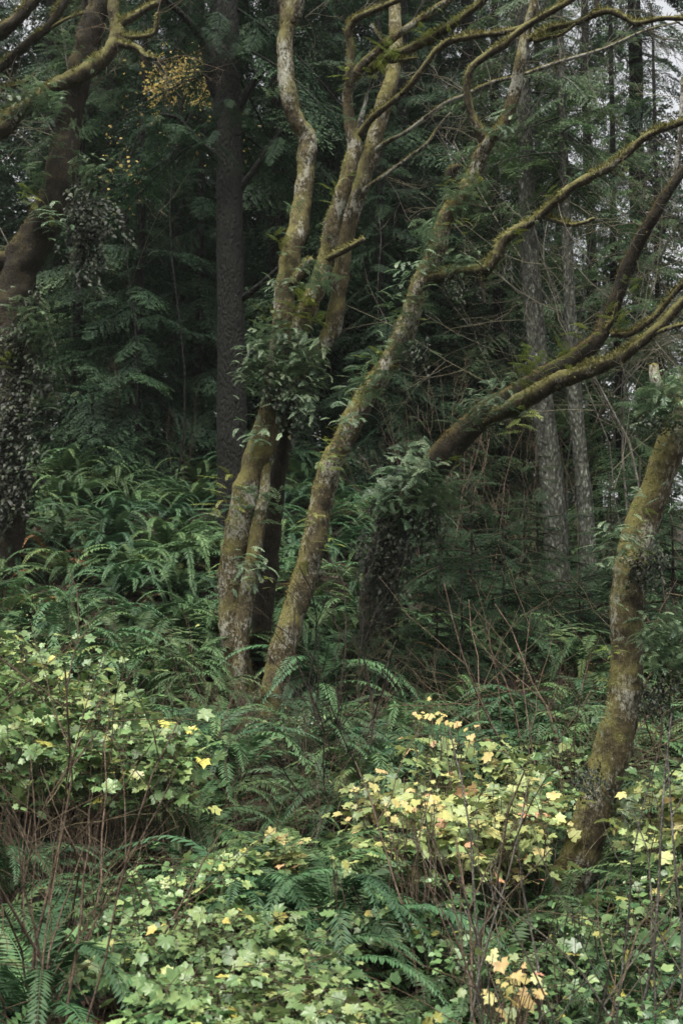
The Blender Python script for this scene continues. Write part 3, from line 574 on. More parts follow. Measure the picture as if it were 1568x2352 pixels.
# prominent near ferns with separate fronds
PROM = [
 (110, 2090, 5.7, 1.3, 1, "big bluish sword fern at the lower left behind thin bare stems"),
 (40, 1790, 7.2, 1.00, 1, "sword fern at the left edge under the pale leafy shrub"),
 (570, 1930, 6.7, 1.1, 1, "sword fern with tall fronds above the lower pale-leaved shrub"),
 (770, 1950, 6.6, 1.25, 1, "wide-spreading sword fern in the middle, above the lower shrub"),
 (690, 2050, 6.2, .95, 1, "drooping sword fern hanging beside the lower shrub's right shoulder"),
 (960, 2210, 5.6, .95, 0, "sword fern arching low at bottom centre under bare crossing stems"),
 (880, 2340, 5.0, .80, 0, "sword fern at the bottom edge, right of the lower pale shrub"),
 (1080, 2330, 5.2, .80, 0, "sword fern at the bottom edge beside a bright yellow leaf"),
 (900, 1960, 7.0, .90, 0, "sword fern below the yellowing maple-leaved shrub"),
 (1000, 1640, 10.0, 1.15, 1, "bluish sword fern above the yellowing maple-leaved shrub"),
 (870, 1640, 10.2, 1.05, 1, "sword fern right of the leaning alder's foot"),
 (790, 1620, 10.6, .9, 1, "sword fern close beside the leaning alder's foot"),
 (500, 1760, 8.8, .85, 0, "sword fern with hanging fronds below the multi-stemmed alder's foot"),
 (640, 1790, 8.6, .75, 0, "olive sword fern with hanging fronds below the leaning alder"),
 (330, 1560, 10.2, 1.0, 1, "bluish sword fern above the upper pale-leaved shrub"),
 (420, 1860, 7.8, .9, 0, "sword fern under the right tip of the upper pale-leaved shrub"),
 (330, 1990, 6.8, .9, 0, "shaded sword fern between the upper and lower pale-leaved shrubs"),
 (1150, 1960, 7.2, .8, 0, "sword fern under the yellowing shrub near the fern-wrapped trunk"),
 (1180, 2240, 5.6, .8, 0, "sword fern behind the fan of bare stems at lower right"),
 (1480, 2230, 5.8, .85, 1, "sword fern in the lower right corner among deep green leaves"),
 (1060, 2180, 5.9, .9, 0, "sword fern under the crossing bare stems, left of the big yellow leaf"),
 (1330, 2200, 5.7, .9, 0, "dark sword fern among the bare stems, right of the big yellow leaf"),
 (1420, 2120, 6.1, .9, 1, "bluish sword fern just right of the fern-wrapped trunk's foot"),
 (1260, 1930, 7.6, .9, 0, "sword fern leaning on the left side of the fern-wrapped trunk's foot"),
 (1530, 1900, 7.4, .9, 0, "sword fern at the right edge below the yellow-green shrub"),
 (1150, 1620, 10.6, 1.0, 1, "bluish sword fern in front of the hollow beside a thicket of stems"),
]
PF = {}
for k in range(5): PF[k] = [(az, fr.mesh("frond", M['fern'], False), fr.mesh("frond", M['fernblue'], False)) for az, fr in fern_fronds(600 + k, [20, 24, 18, 22, 26][k], (.65, 1.1), 46, 2)]
rg = R_(9)
for k, (px, py, d, s, blue, lb) in enumerate(PROM):
    x = (px - 784) * PX * d; z = float(H(x, d))
    # lift the crown a little if the picture puts it above the ground
    zt = P(px, py, d)[2]; z = max(z - .02, min(zt - .3, z + .35))
    z = float(H(x, d)) + max(0, min(.25, zt - .5 - float(H(x, d))))
    o = empty("sword_fern", (x, d, z - .03), lb, "fern", "sword ferns on the slope"); o.rotation_euler[2] = rg.uniform(0, 6.28)
    o.scale = (s, s, s * rg.uniform(.9, 1.1)); placed.append((x, d))
    for az, m0, m1 in PF[k % 5]:
        f = link("frond", m1 if blue else m0, o); f.rotation_euler[2] = az
# scattered ferns
def zone(u, d):
    if d > 15.5: return "dark sword fern on the far upper slope, below the big dark spruce" if u < .05 else "small sword fern in the dark below the pale conifer trunks"
    if d > 11.5: return "sword fern on the open left slope, among overlapping arching fronds" if u < -.06 else "sword fern beside the alder trunks on the middle slope"
    if d > 8.5: return "sword fern in the tangle between the upper pale shrub and the alders" if u < -.03 else "sword fern in the green bank below the dark hollow"
    return "small sword fern half hidden under the leafy shrubs in the near thicket"
rg = R_(21); cnt = 0
for it in range(9000):
    d = math.sqrt(rg.uniform(4.6 ** 2, 23 ** 2)); u = rg.uniform(-.31, .31); x = u * d
    if cnt >= 262: break
    if .04 < u < .33 and 12.6 < d < 23 and rg.random() > .06: continue
    
    ppx = 784 + u / PX
    if (d < 6.9 and 235 < ppx < 800) or (6.9 < d < 8.9 and ppx < 420) or (6.8 < d < 8.3 and 850 < ppx < 1290) or d < 5 or (d < 6.6 and ppx > 1280) or (9.6 < d < 12 and 480 < ppx < 690): continue
    if not far_from(x, d, .36 + .016 * d): continue
    if abs(x - (545 - 784) * PX * 12) < .3 and abs(d - 12) < .35: continue
    if abs(x - baseB[0]) < .3 and abs(d - DB) < .3: continue
    placed.append((x, d)); cnt += 1
    s = rg.uniform(1.0, 1.5) * (1.0 if d > 9 else .8)
    blue = rg.random() < (.55 if d > 14 else .35)
    o = link("sword_fern", FERN[rg.integers(7)][1 if blue else 0]); o.location = (x, d, float(H(x, d)) - .02)
    o.rotation_euler = (rg.normal(0, .1), rg.normal(0, .1), rg.uniform(0, 6.28)); o.scale = (s, s, s * rg.uniform(.85, 1.15))
    tag(o, zone(u, d), "fern", "sword ferns on the slope")
print('FERNS', cnt, it)
# withered bracken at left
for (px, d, s, lb) in [(110, 15, 1.0, "tawny withered fern standing by the old mossy tree on the left slope"), (95, 13.8, .6, "rust red dead fern low on the left slope"), (1060, 7.2, .5, "rusty dead fern hanging below the yellowing shrub")]:
    mb = MB()
    for az, fr in fern_fronds(int(px) + 7, 9, (.6, 1.1), 20, 0): merge(mb, fr, az)
    o = mb.build("withered_fern", M['ferndead'], None, False); x = (px - 784) * PX * d; o.location = (x, d, float(H(x, d))); o.scale = (s, s, s * 1.2)
    tag(o, lb, "fern")

def leaf_shape(kind):
    if kind == 'palm':
        an = [0, 10, 20, 30, 42, 50, 60, 78, 92, 104, 118, 140, 160, 172]
        rr = [1.0, .82, .72, .62, .78, .86, .72, .52, .62, .70, .55, .46, .40, .12]
    elif kind == 'tri':
        an = [0, 12, 26, 40, 55, 75, 100, 130, 160]; rr = [1.0, .78, .62, .60, .66, .48, .42, .36, .22]
    else:
        an = [0, 14, 35, 70, 110, 150]; rr = [1., .72, .52, .40, .34, .22]
    A = [math.radians(a) for a in an] + [-math.radians(a) for a in an[:0:-1]]
    Rr = rr + rr[:0:-1]
    return np.array([(r * math.cos(a), r * math.sin(a)) for a, r in zip(A, Rr)])
SHAPE = {k: leaf_shape(k) for k in ('palm', 'tri', 'ov')}
def leaves(mb, pos, tipd, nor, size, rng, kind, a):
    S = SHAPE[kind]; m = len(S); N = len(pos)
    x = np.concatenate([[.0], S[:, 0]]); y = np.concatenate([[0.], S[:, 1]])
    nor = nrm(nor); tx = nrm(tipd - nor * (tipd * nor).sum(1, keepdims=True)); ty = np.cross(nor, tx)
    cur = rng.uniform(.02, .35, (N, 1)); fold = rng.uniform(-.05, .35, (N, 1)); wv = rng.normal(0, .07, (N, m + 1)); wv[:, 0] = 0
    rr = np.hypot(x, y)[None]
    z = -cur * rr ** 2 + fold * np.abs(y)[None] + wv * rr
    asp = rng.uniform(.8, 1.1, (N, 1))
    v = pos[:, None] + size[:, None, None] * (tx[:, None] * (x[None] + .15)[..., None] + ty[:, None] * (y[None] * asp)[..., None] + nor[:, None] * z[..., None])
    k = np.arange(m); tri = np.stack([0 * k, 1 + k, 1 + (k + 1) % m], -1)
    t = (tri[None] + (np.arange(N) * (m + 1))[:, None, None]).reshape(-1, 3)
    mb.add(v, None, t, np.repeat(a, m + 1))
# ------------------------------------------------------------------ ferns growing on trunks
def epi_mesh(seed, n, L, mat, hang, npair=11, spr=.06, name="licorice_fern"):
    rg = R_(seed); mb = MB()
    for k in range(n):
        fr = frond(rg, rg.uniform(*L), rg.uniform(.05, .075) * (L[1] / .3), npair, rg.uniform(0, 60) - 40 * hang, rg.uniform(-40, 10) - 60 * hang, np.clip(rg.normal(.5, .22), 0, 1), .40, 30, .15, .15, .4, rg.normal(0, .15))
        merge(mb, fr, rg.normal(-math.pi / 2, 1.15), rg.normal(0, spr, 3) * np.array((1, .5, 1)))
    return mb.mesh(name, mat, False)
def ivy_mesh(seed):
    rg = R_(seed); mb = MB(); pos = []
    for k in range(44):
        p = rg.normal(0, .09, 3); p[1] *= .5
        for j in range(rg.integers(4, 12)):
            p = p + np.array((rg.normal(0, .014), rg.normal(0, .012), -rg.uniform(.012, .035))); pos.append(p)
    pos = np.array(pos); n = len(pos)
    leaves(mb, pos, rg.normal(0, .5, (n, 3)) + np.array((0, -.2, -1)), rg.normal(0, .3, (n, 3)) + np.array((0, -.7, .6)), rg.uniform(.018, .042, n), rg, 'ov', rg.random(n))
    return mb.mesh("ivy_vine", M['epid'])
EP = {'g': [epi_mesh(700 + k, 26 + 4 * k, (.09, .22), M['epi'], .45, 10, .085) for k in range(4)],
      'y': [epi_mesh(720 + k, 6 + k, (.12, .24), M['epiy'], .2) for k in range(3)],
      'd': [ivy_mesh(740 + k) for k in range(3)],
      's': [epi_mesh(760 + k, 4 + k, (.12, .22), M['epi'], .0) for k in range(3)]}
EPI = [
 (11.2, "yellow-green fern sprig on the upper edge of the leaning alder's slanting trunk", [(715, 1190, .8, 'y'), (770, 1000, .8, 'y'), (800, 950, .9, 'g'), (822, 905, .8, 'y'), (868, 835, .9, 'y'), (893, 815, .8, 's'), (935, 740, .9, 'y'), (975, 570, .8, 'y'), (985, 545, .8, 'g'), (1035, 440, .8, 'y'), (1075, 385, .7, 's'), (690, 1300, .7, 'y')]),
 (11.7, "small green sprig sprouting from a mossy stem high on the multi-stemmed alder", [(800, 180, .8, 'y'), (810, 270, .8, 's'), (790, 400, .7, 'y'), (728, 640, .9, 'g'), (700, 690, .8, 'y'), (660, 660, .8, 'g'), (690, 480, .7, 's'), (640, 220, .7, 's'), (880, 120, .9, 'y')]),
 (10.7, "small fern sprig along the top of the long mossy right-hand limb", [(1170, 525, .7, 'y'), (1210, 500, .7, 's'), (1270, 455, .7, 'y'), (1330, 412, .6, 's'), (1405, 375, .7, 'y')]),
 # (host distance, label, [(x, y, scale, style)...])
 (11.78, "green fern in the big clump where the multi-stemmed alder divides", [(585, 800, 0.90, 'g'), (640, 765, 0.98, 'g'), (700, 800, 0.98, 'g'), (600, 855, 0.98, 'g'), (665, 865, 1.07, 'g'), (715, 845, 0.90, 'g'), (695, 915, 0.82, 'g'), (560, 865, 0.74, 'g'), (640, 905, 0.82, 'g'), (625, 820, 0.98, 'g'), (680, 830, 0.98, 'g'), (660, 900, 1.1, 'd'), (640, 880, 1.1, 'd'), (605, 775, 0.82, 'g'), (670, 780, 0.90, 'g'), (715, 810, 0.82, 'g'), (575, 835, 0.82, 'g'), (650, 840, 0.90, 'g'), (620, 885, 0.90, 'g'), (675, 905, 0.82, 'g'), (725, 875, 0.74, 'g'), (700, 940, 0.66, 'g')]),  # the ivy entries are dark leaves added to imitate the clump's shaded inside
 (11.85, "yellow-green fern sprig just above the multi-stemmed alder's big fern clump", [(640, 715, 1.1, 'y'), (690, 725, 1.3, 'y'), (715, 740, 1.1, 'y'), (615, 735, 1, 'y')]),
 (11.8, "small fern tuft on the lower trunk of the multi-stemmed alder", [(602, 1160, 1.0, 'g'), (520, 1110, 1., 'y'), (512, 1165, 1., 'y'), (530, 1185, .9, 'y'), (575, 1300, .9, 'g'), (555, 1330, .8, 'y'), (590, 1000, .9, 'g'), (575, 985, .8, 's'), (600, 1320, .7, 'y')]),
 (11.85, "single fern sprig on a slender upper stem of the multi-stemmed alder", [(650, 570, .9, 's'), (645, 645, .9, 's'), (720, 300, .8, 's'), (770, 450, .8, 'y'), (745, 540, .7, 's'), (640, 560, .7, 'y')]),
 (11.4, "fern sprig growing up from a mossy crossing branch high in the picture", [(875, 125, .9, 'y'), (890, 130, .8, 'y'), (975, 85, .8, 'y'), (1035, 35, .9, 'y'), (830, 140, .7, 's'), (1000, 45, .7, 's'), (860, 165, .8, 'y')]),
 (11.25, "fern tuft low on the leaning alder's slanting trunk", [(762, 1040, 1., 'y'), (738, 1050, 1.0, 'y'), (758, 1250, .8, 'y'), (782, 1030, .8, 's')]),
 (11.15, "fern tuft halfway up the leaning alder's slanting trunk", [(850, 868, 1.1, 'g'), (832, 890, .8, 's'), (905, 795, .9, 'g'), (945, 705, 1, 'g'), (928, 690, .9, 's'), (908, 728, .9, 's'), (950, 790, .7, 'd')]),
 (11.0, "pale fern tuft where the leaning alder sends out its right limb", [(955, 620, .9, 'g'), (978, 605, .8, 'g'), (1005, 612, .6, 's'), (1045, 612, .6, 'g'), (1080, 606, .6, 'g'), (1110, 606, .55, 's'), (1040, 645, .6, 'd'), (1085, 640, .5, 'd')]),
 (11.0, "fern sprig on the leaning alder just below its Y fork", [(1010, 560, .9, 's'), (1000, 530, 1.0, 's'), (1046, 500, .9, 'y'), (1050, 450, .9, 'g'), (1030, 470, .9, 's'), (1110, 440, .9, 's'), (1010, 500, .9, 's'), (1080, 425, .8, 'y'), (1150, 290, .9, 'g'), (1165, 275, .8, 's'), (1130, 320, .8, 's')]),
 (12.4, "dark green fern in the clump draped over the arching dark trunk", [(900, 1105, 1.2, 'g'), (950, 1065, 1.2, 'g'), (1000, 1090, .9, 'g'), (925, 1145, 1.3, 'g'), (975, 1140, 1.2, 'g'), (1015, 1120, 1.1, 'g'), (875, 1140, 1., 'g'), (940, 1100, 1.2, 'g'), (1030, 1050, .7, 'y'), (985, 1180, 1.2, 'd'), (910, 1190, 1.2, 'd'), (880, 1220, 1.2, 'd'), (905, 1260, 1.1, 'd'), (865, 1290, 1.1, 'd'), (890, 1340, 1.1, 'd'), (850, 1250, 1, 'd'), (950, 1100, .9, 'g'), (915, 1120, 1., 'g'), (990, 1130, .9, 'g'), (895, 1165, 1.1, 'g'), (950, 1170, 1.2, 'g'), (1010, 1160, 1, 'g'), (925, 1150, 1.1, 'd'), (965, 1170, 1.1, 'd')]),
 (12.1, "fern on the back of the arching dark trunk near the grey conifers", [(1095, 930, .8, 'g'), (1130, 905, .8, 'g'), (1165, 885, .8, 'g'), (1150, 935, .7, 'g'), (1075, 965, .7, 'g'), (1190, 878, .9, 'y'), (1115, 945, .7, 'g')]),
 (12.0, "yellow fern frond hanging under the arching dark trunk", [(1198, 965, 1.3, 'y')]),
 (11.8, "bright fern sprig on top of the mossy double limb at right", [(1235, 835, 1.1, 'y'), (1262, 828, 1.1, 'y'), (1215, 850, 1., 'y'), (1290, 822, .9, 'y'), (1345, 770, .9, 'y'), (1410, 740, .9, 'y'), (1440, 640, .7, 'y')]),
 (7.75, "pale fern in the tuft halfway up the fern-wrapped trunk at right", [(1425, 1225, .85, 'g'), (1440, 1255, .9, 'g'), (1478, 1260, .8, 'y'), (1415, 1285, .8, 'g'), (1500, 1260, .6, 'd'), (1450, 1290, .7, 'y'), (1480, 1300, .6, 'd')]),
 (7.7, "fern in the thick tuft on the fern-wrapped trunk, above the yellow-green leaves", [(1485, 1445, .9, 'g'), (1515, 1455, 1., 'g'), (1545, 1440, 1., 'g'), (1555, 1480, 1., 'g'), (1500, 1490, .9, 'g'), (1530, 1500, 1., 'g'), (1405, 1500, .6, 'y'), (1540, 1530, .9, 'g'), (1510, 1540, .8, 'd'), (1500, 1590, .7, 'd'), (1400, 1570, .6, 'y')]),
 (7.75, "fern at the top right beside the broken stub of the fern-wrapped trunk", [(1560, 925, 1., 'g'), (1535, 915, 1., 'g'), (1505, 935, .9, 'g'), (1520, 890, .8, 's'), (1550, 950, 1, 'g'), (1495, 955, .7, 'd'), (1540, 905, 1, 'g')]),
 (7.75, "single fern frond on the edge of the fern-wrapped trunk", [(1475, 1140, .8, 's'), (1470, 1160, .7, 'y'), (1550, 1140, .8, 's'), (1490, 1045, .8, 's'), (1410, 1380, .8, 's')]),
 (7.7, "ivy-like fern tuft low on the fern-wrapped trunk among leaves", [(1325, 1840, .7, 'y'), (1345, 1780, .6, 'd'), (1310, 1900, .7, 'y'), (1370, 1640, .6, 'g'), (1395, 1890, .6, 'y'), (1300, 1990, .6, 'y'), (1435, 1850, .6, 'g'), (1420, 1700, .4, 'y')]),
 (14.4, "pale fern on the thick crooked limb of the old mossy tree", [(38, 222, .9, 'g'), (62, 235, .9, 'g'), (90, 225, .8, 'g'), (150, 200, .7, 's'), (130, 240, .7, 'g'), (200, 145, .7, 's')]),
 (14.6, "fern sprouting from the dark upper trunk of the old mossy tree", [(115, 330, .8, 'g'), (85, 405, .9, 'g'), (200, 420, .9, 'g'), (75, 455, .9, 'y'), (100, 480, 1.1, 'y'), (130, 505, 1.1, 'g'), (185, 345, .9, 's'), (205, 385, .8, 'g'), (190, 310, .8, 's'), (140, 100, .8, 'g'), (165, 60, .7, 's')]),
 (14.6, "dark curtain of small hanging leaves on the old mossy tree", [(195, 470, 1.1, 'd'), (205, 520, 1.2, 'd'), (185, 440, 1.0, 'd'), (75, 830, 1.2, 'd'), (95, 870, 1.2, 'd'), (40, 870, 1.1, 'd'), (60, 780, 1.1, 'd'), (20, 760, 1.1, 'd'), (175, 500, 1, 'd'), (80, 690, 1.1, 'd'), (20, 940, 1.1, 'd'), (60, 920, 1.1, 'd'), (195, 560, 1.1, 'd'), (10, 1000, 1.2, 'd'), (50, 1010, 1.1, 'd'), (25, 1080, 1.2, 'd'), (60, 1090, 1.1, 'd'), (15, 1150, 1.1, 'd')]),
 (14.5, "grey-green fern low on the dark trunk of the old mossy tree", [(60, 745, 1., 'g'), (85, 765, 1., 'g'), (30, 690, .8, 's'), (90, 720, .8, 'g'), (20, 830, .8, 'y'), (95, 925, .8, 'g')]),
]
rg = R_(31)
for d, lb, lst in EPI:
    for px, py, s, st in lst:
        o = link({'g': "licorice_fern", 's': "licorice_fern", 'y': "licorice_fern", 'd': "ivy_vine"}[st], EP[st][rg.integers(len(EP[st]))])
        o.location = P(px, py, d); k = s * rg.uniform(.95, 1.25) * (.78 if d < 8.5 else 1.25 if d > 14 else 1); o.scale = (k, k, k)
        o.rotation_euler = (rg.normal(0, .25), rg.normal(0, .35), rg.normal(0, .5))
        tag(o, lb, "fern", "ferns growing on the trunks and limbs")

# ------------------------------------------------------------------ leafy and bare shrubs
def leafy(seed, h, rad, size=(.05, .09), kind='palm', n=90, low=.45, cols=(.42, .22), patch=.15):
    """stems rising from one crown, flat layered side twigs with alternate leaves"""
    rg = R_(seed); st = MB(); pos = []; tip = []; nor = []
    nst = int(rg.integers(5, 9)); per = max(4, n // nst)
    for k in range(nst):
        az = k * 2.4 + rg.normal(0, .4); rr = rad * math.sqrt((k + .5) / nst) * rg.uniform(.5, 1.0); hh = h * rg.uniform(.82, 1.05) * (1 - .1 * rr / rad)
        b = np.array((math.cos(az), math.sin(az), 0)) * .05; e = np.array((math.cos(az) * rr, math.sin(az) * rr, hh))
        mid = b * .5 + e * .5 + rg.normal(0, .06, 3); mid[2] = max(mid[2], hh * .45)
        P_ = spline([b, mid, e], 5); tube(st, P_, np.linspace(.006, .002, len(P_)), 4, a=rg.random(), cap=False)
        left = per
        while left > 0:
            f = rg.uniform(low, 1.) ** .8; i = min(int(f * (len(P_) - 1)), len(P_) - 2); q = P_[i] + (P_[i + 1] - P_[i]) * (f * (len(P_) - 1) - i)
            a2 = rg.uniform(0, 6.28); L = rg.uniform(.12, .34) * min(1, rad / .3); m = int(rg.integers(2, 6))
            d = np.array((math.cos(a2), math.sin(a2), rg.uniform(-.12, .4))); d /= np.linalg.norm(d)
            t = np.linspace(0, 1, 5); sag = -.12 * L
            ax = q + d * (t * L)[:, None]; ax[:, 2] += sag * t ** 2; tube(st, ax, np.linspace(.0025, .001, 5), 3, a=rg.random(), cap=False)
            sd = np.array((-d[1], d[0], 0)); sd /= np.linalg.norm(sd); pl = nrm(np.array((0, -.12, 1.)) + rg.normal(0, .4, 3))
            for j in range(m):
                tt = (j + .8) / m; p = ax[0] + (ax[-1] - ax[0]) * tt; sg = (-1) ** j if j < m - 1 else 0
                pet = nrm(d * .7 + sd * sg * .9 + rg.normal(0, .2, 3)); pos.append(p + pet * rg.uniform(.015, .05)); tip.append(pet + np.array((0, 0, -.15))); nor.append(pl + rg.normal(0, .22, 3))
                left -= 1
    pos, tip, nor = map(np.array, (pos, tip, nor)); N = len(pos)
    sz = rg.uniform(*size, N) * rg.choice([.55, .8, 1, 1.2], N); lf = MB()
    leaves(lf, pos, tip, nor, sz, rg, kind, np.clip(rg.normal(cols[0], cols[1], N) + (rg.random(N) < patch) * .3, 0, 1))
    return st, lf
KIND = {'pale': ('leaf', 'twig', dict(size=(.035, .075), n=230, patch=.05, low=.55)), 'mix': ('leafmix', 'twig', dict(size=(.035, .07), cols=(.38, .2), n=210, low=.55, patch=.12)),
        'small': ('leafdark', 'twigdark', dict(size=(.02, .042), kind='ov', n=220, cols=(.6, .25), low=.2)), 'tri': ('leaf', 'twig', dict(size=(.03, .06), kind='tri', n=190, patch=.06, cols=(.33, .22), low=.3)),
        'deep': ('leafdark', 'twigdark', dict(size=(.04, .08), n=160, patch=.08, cols=(.6, .25), low=.35))}
rg = R_(41)
def shrub(kind, px, py, d, wide, label, group, rz=None, name="leafy_shrub"):
    x = (px - 784) * PX * d; z = float(H(x, d)); h = max(.25, P(px, py, d)[2] - z)
    mt, sm, kw = KIND[kind[0]]; rad = .36 * wide; kw = dict(kw); kw['n'] = int(kw['n'] * min(1.2, .3 + .75 * wide))
    kw['size'] = tuple(q * (.82 if d < 6.6 else 1) for q in kw['size'])
    st, lf = leafy(int(px * 31 + py * 7 + d * 100), h, rad, **kw)
    o = empty(name, (x, d, z - .03), label, "shrub", group)
    st.build("stems", M[sm], o); lf.build("leaves", M[mt], o); return o
GU = "pale leafed shrubs of the upper left bank"
lu = "pale green maple-leaved shrub spilling down the left bank above the dark gap"
for i, (px, py, d, wd2) in enumerate([(40, 1450, 8.4, 1.0), (130, 1465, 8.6, .9), (-30, 1440, 8.5, .9), (230, 1530, 8.4, .8), (0, 1530, 8.0, 1.1), (110, 1570, 7.9, 1.0), (200, 1580, 8.0, 1.0), (60, 1640, 7.4, .9), (190, 1660, 7.5, 1.0), (290, 1640, 7.8, 1.0), (370, 1680, 7.8, .8), (390, 1740, 7.6, .6)]):
    shrub(('pale', i % 4), px, py - 45, d, wd2, lu, GU)
GL = "pale leafed shrubs at the bottom left"
for i, (px, py, d, wd2, lb) in enumerate([(380, 1960, 6.3, .8, 0), (470, 1990, 6.4, .8, 0), (540, 1920, 6.7, .5, 1), (420, 2070, 5.8, .8, 0), (520, 2090, 5.8, .8, 0), (600, 2095, 5.9, .7, 0), (680, 2120, 5.8, .6, 0), (330, 2120, 5.6, .6, 0), (470, 2200, 5.2, .7, 2), (580, 2200, 5.2, .8, 2), (690, 2190, 5.3, .8, 2), (760, 2250, 5.0, .7, 2), (280, 2060, 6.0, .5, 0), (430, 2290, 4.9, .6, 2), (620, 2300, 4.8, .7, 2), (160, 2345, 4.8, .4, 3), (250, 2330, 4.8, .4, 3)]):
    shrub(('pale' if i % 3 else 'tri', i % 3), px, py, d, wd2, ["light green lobed-leaf shrub in the bright lower left clump", "light green leaf spray poking up before the middle ferns", "light green shrub along the bottom edge left of centre", "small yellow-green sprig in the bottom left corner"][lb], GL)
shrub(('mix', 0), 655, 1890, 6.9, .35, "upright yellow-green sprig between the middle ferns", None)
GY = "yellowing shrubs at right centre"
for i, (px, py, d, wd2) in enumerate([(1010, 1655, 8.2, .7), (1090, 1690, 8.0, .9), (1180, 1690, 8.1, .9), (1000, 1760, 7.6, .9), (1100, 1760, 7.5, .9), (1190, 1760, 7.7, .7), (930, 1840, 7.1, .5), (1050, 1840, 7.1, .6), (850, 1760, 8.0, .6), (1140, 1830, 7.2, .6)]):
    shrub(('mix', i % 3), px, py, d, wd2, "maple-leaved shrub turning yellow and orange left of the fern-wrapped trunk", GY)
for i, (px, py, d, wd2) in enumerate([(1240, 1650, 8.8, .8), (1300, 1670, 8.8, .6), (1260, 1730, 8.3, .5)]):
    shrub(('tri', i % 3), px, py, d, wd2, "pale green small-leaved bush touching the fern-wrapped trunk's left side", "pale bushes beside the wrapped trunk")
for i, (px, py, d, wd2) in enumerate([(1500, 1760, 7.9, .6), (1550, 1740, 7.5, .7), (1575, 1810, 7.2, .6)]):
    shrub(('mix', i % 3), px, py, d, wd2, "yellow-green leafy shrub at the right edge behind the fern-wrapped trunk", "yellow-green shrubs at the right edge")
GR = "green shrubs at the lower right"
for i, (px, py, d, wd2, lb) in enumerate([(820, 2040, 6.3, .35, 0), (960, 1990, 6.6, .5, 0), (1020, 2030, 6.4, .5, 0), (1060, 2100, 6.0, .6, 0), (1290, 2050, 6.4, .4, 1), (1390, 2080, 6.2, .5, 1), (1430, 1990, 6.6, .7, 1), (1500, 1980, 6.6, .7, 1), (1540, 2060, 6.2, .8, 2), (1550, 2150, 5.6, .7, 2), (1430, 2290, 5.2, .5, 2), (1520, 2290, 5.1, .7, 2), (850, 2250, 5.2, .5, 3), (800, 2320, 4.9, .6, 3), (950, 2330, 4.9, .5, 3), (1230, 2140, 5.8, .5, 0)]):
    shrub((('tri', 'small', 'deep')[i % 3], i % 2), px, py, d, wd2, ["grey-green small-leaved shrub under the yellowing shrub, behind crossing bare stems", "green lobed-leaf shrub at the foot of the fern-wrapped trunk", "deep green leafy shrub in the lower right corner", "small dull green shrub along the bottom edge at centre"][lb], GR)
GT = "dark small-leaved undergrowth bushes"
for i in range(14):
    d = rg.uniform(8, 13.5); px = rg.uniform(20, 1550); x = (px - 784) * PX * d
    py = 1450 - (float(H(x, d)) + rg.uniform(.35, .65)) / (PX * d)
    shrub(('small', i % 3), px, py, d, rg.uniform(.6, 1.), "low dark small-leaved bush in the tangle between ferns", GT, name="undergrowth_bush")
# big bright leaves at the bottom
def sprig(lst, d, name, label, mat, kind='palm', stem='twig'):
    rg2 = R_(int(lst[0][0])); lst = [(a + rg2.normal(0, .5) * s * k, b + rg2.normal(0, .45) * s * k, s * (.8 if k == 0 else rg2.uniform(.35, .65))) for a, b, s in lst for k in range(3)]
    pos = np.array([P(a, b, d + rg2.normal(0, .08)) for a, b, s in lst]); N = len(pos)
    x0, y0 = pos[:, 0].mean(), d; org = np.array((x0, y0, float(H(x0, y0))))
    o = empty(name, org, label, "plant"); lf = MB(); st = MB()
    leaves(lf, pos, nrm(rg2.normal(0, .6, (N, 3)) + np.array((0, -.6, -.5))), np.array((0, -.45, .85)) + rg2.normal(0, .35, (N, 3)), np.array([s * PX * d for a, b, s in lst]), rg2, kind, rg2.random(N))
    for p in pos:
        q = spline([org + rg2.normal(0, .02, 3), (org + p) / 2 + rg2.normal(0, .05, 3), p], 6); tube(st, q, np.linspace(.005, .0015, len(q)), 4)
    st.build("stems", M[stem], o, True, org); lf.build("leaves", M[mat], o, True, org); return o
sprig([(1195, 2255, 48), (1165, 2270, 30), (1205, 2290, 40), (1185, 2235, 26)], 4.9, "yellow_leaf_sprig", "sprig of big yellow maple leaves near the bottom at right centre", 'leafyel')
sprig([(1150, 2210, 40), (1215, 2215, 24), (1125, 2195, 26), (1225, 2245, 26), (1130, 2290, 30), (1175, 2320, 34), (1160, 2335, 34)], 4.95, "green_leaf_sprig", "sprig of large light green leaves around the big yellow leaf", 'leafmix')
sprig([(1010, 1890, 24), (1020, 1905, 20), (1005, 1915, 22)], 7.2, "orange_leaf_sprig", "few orange hanging leaves below the yellowing shrub", 'leafyel')
sprig([(910, 1840, 22), (935, 1850, 24), (955, 1838, 26), (975, 1845, 24), (995, 1832, 24), (1010, 1855, 20), (890, 1865, 14)], 6.9, "pink_leaf_sprig", "long spray of pink and orange leaves at the yellowing shrub's left tip", 'leafyel')
sprig([(985, 1640, 24), (1010, 1650, 24), (1030, 1660, 22), (960, 1642, 20), (1050, 1668, 22), (1080, 1690, 20)], 8.0, "pink_leaf_sprig", "spray of peach coloured leaves topping the yellowing shrub", 'leafyel')
sprig([(770, 1975, 26), (790, 1980, 24), (800, 1995, 26), (815, 2005, 20), (760, 1965, 18)], 6.4, "green_leaf_sprig", "yellow-green leaf sprig among the middle ferns, left of bare stems", 'leaf')

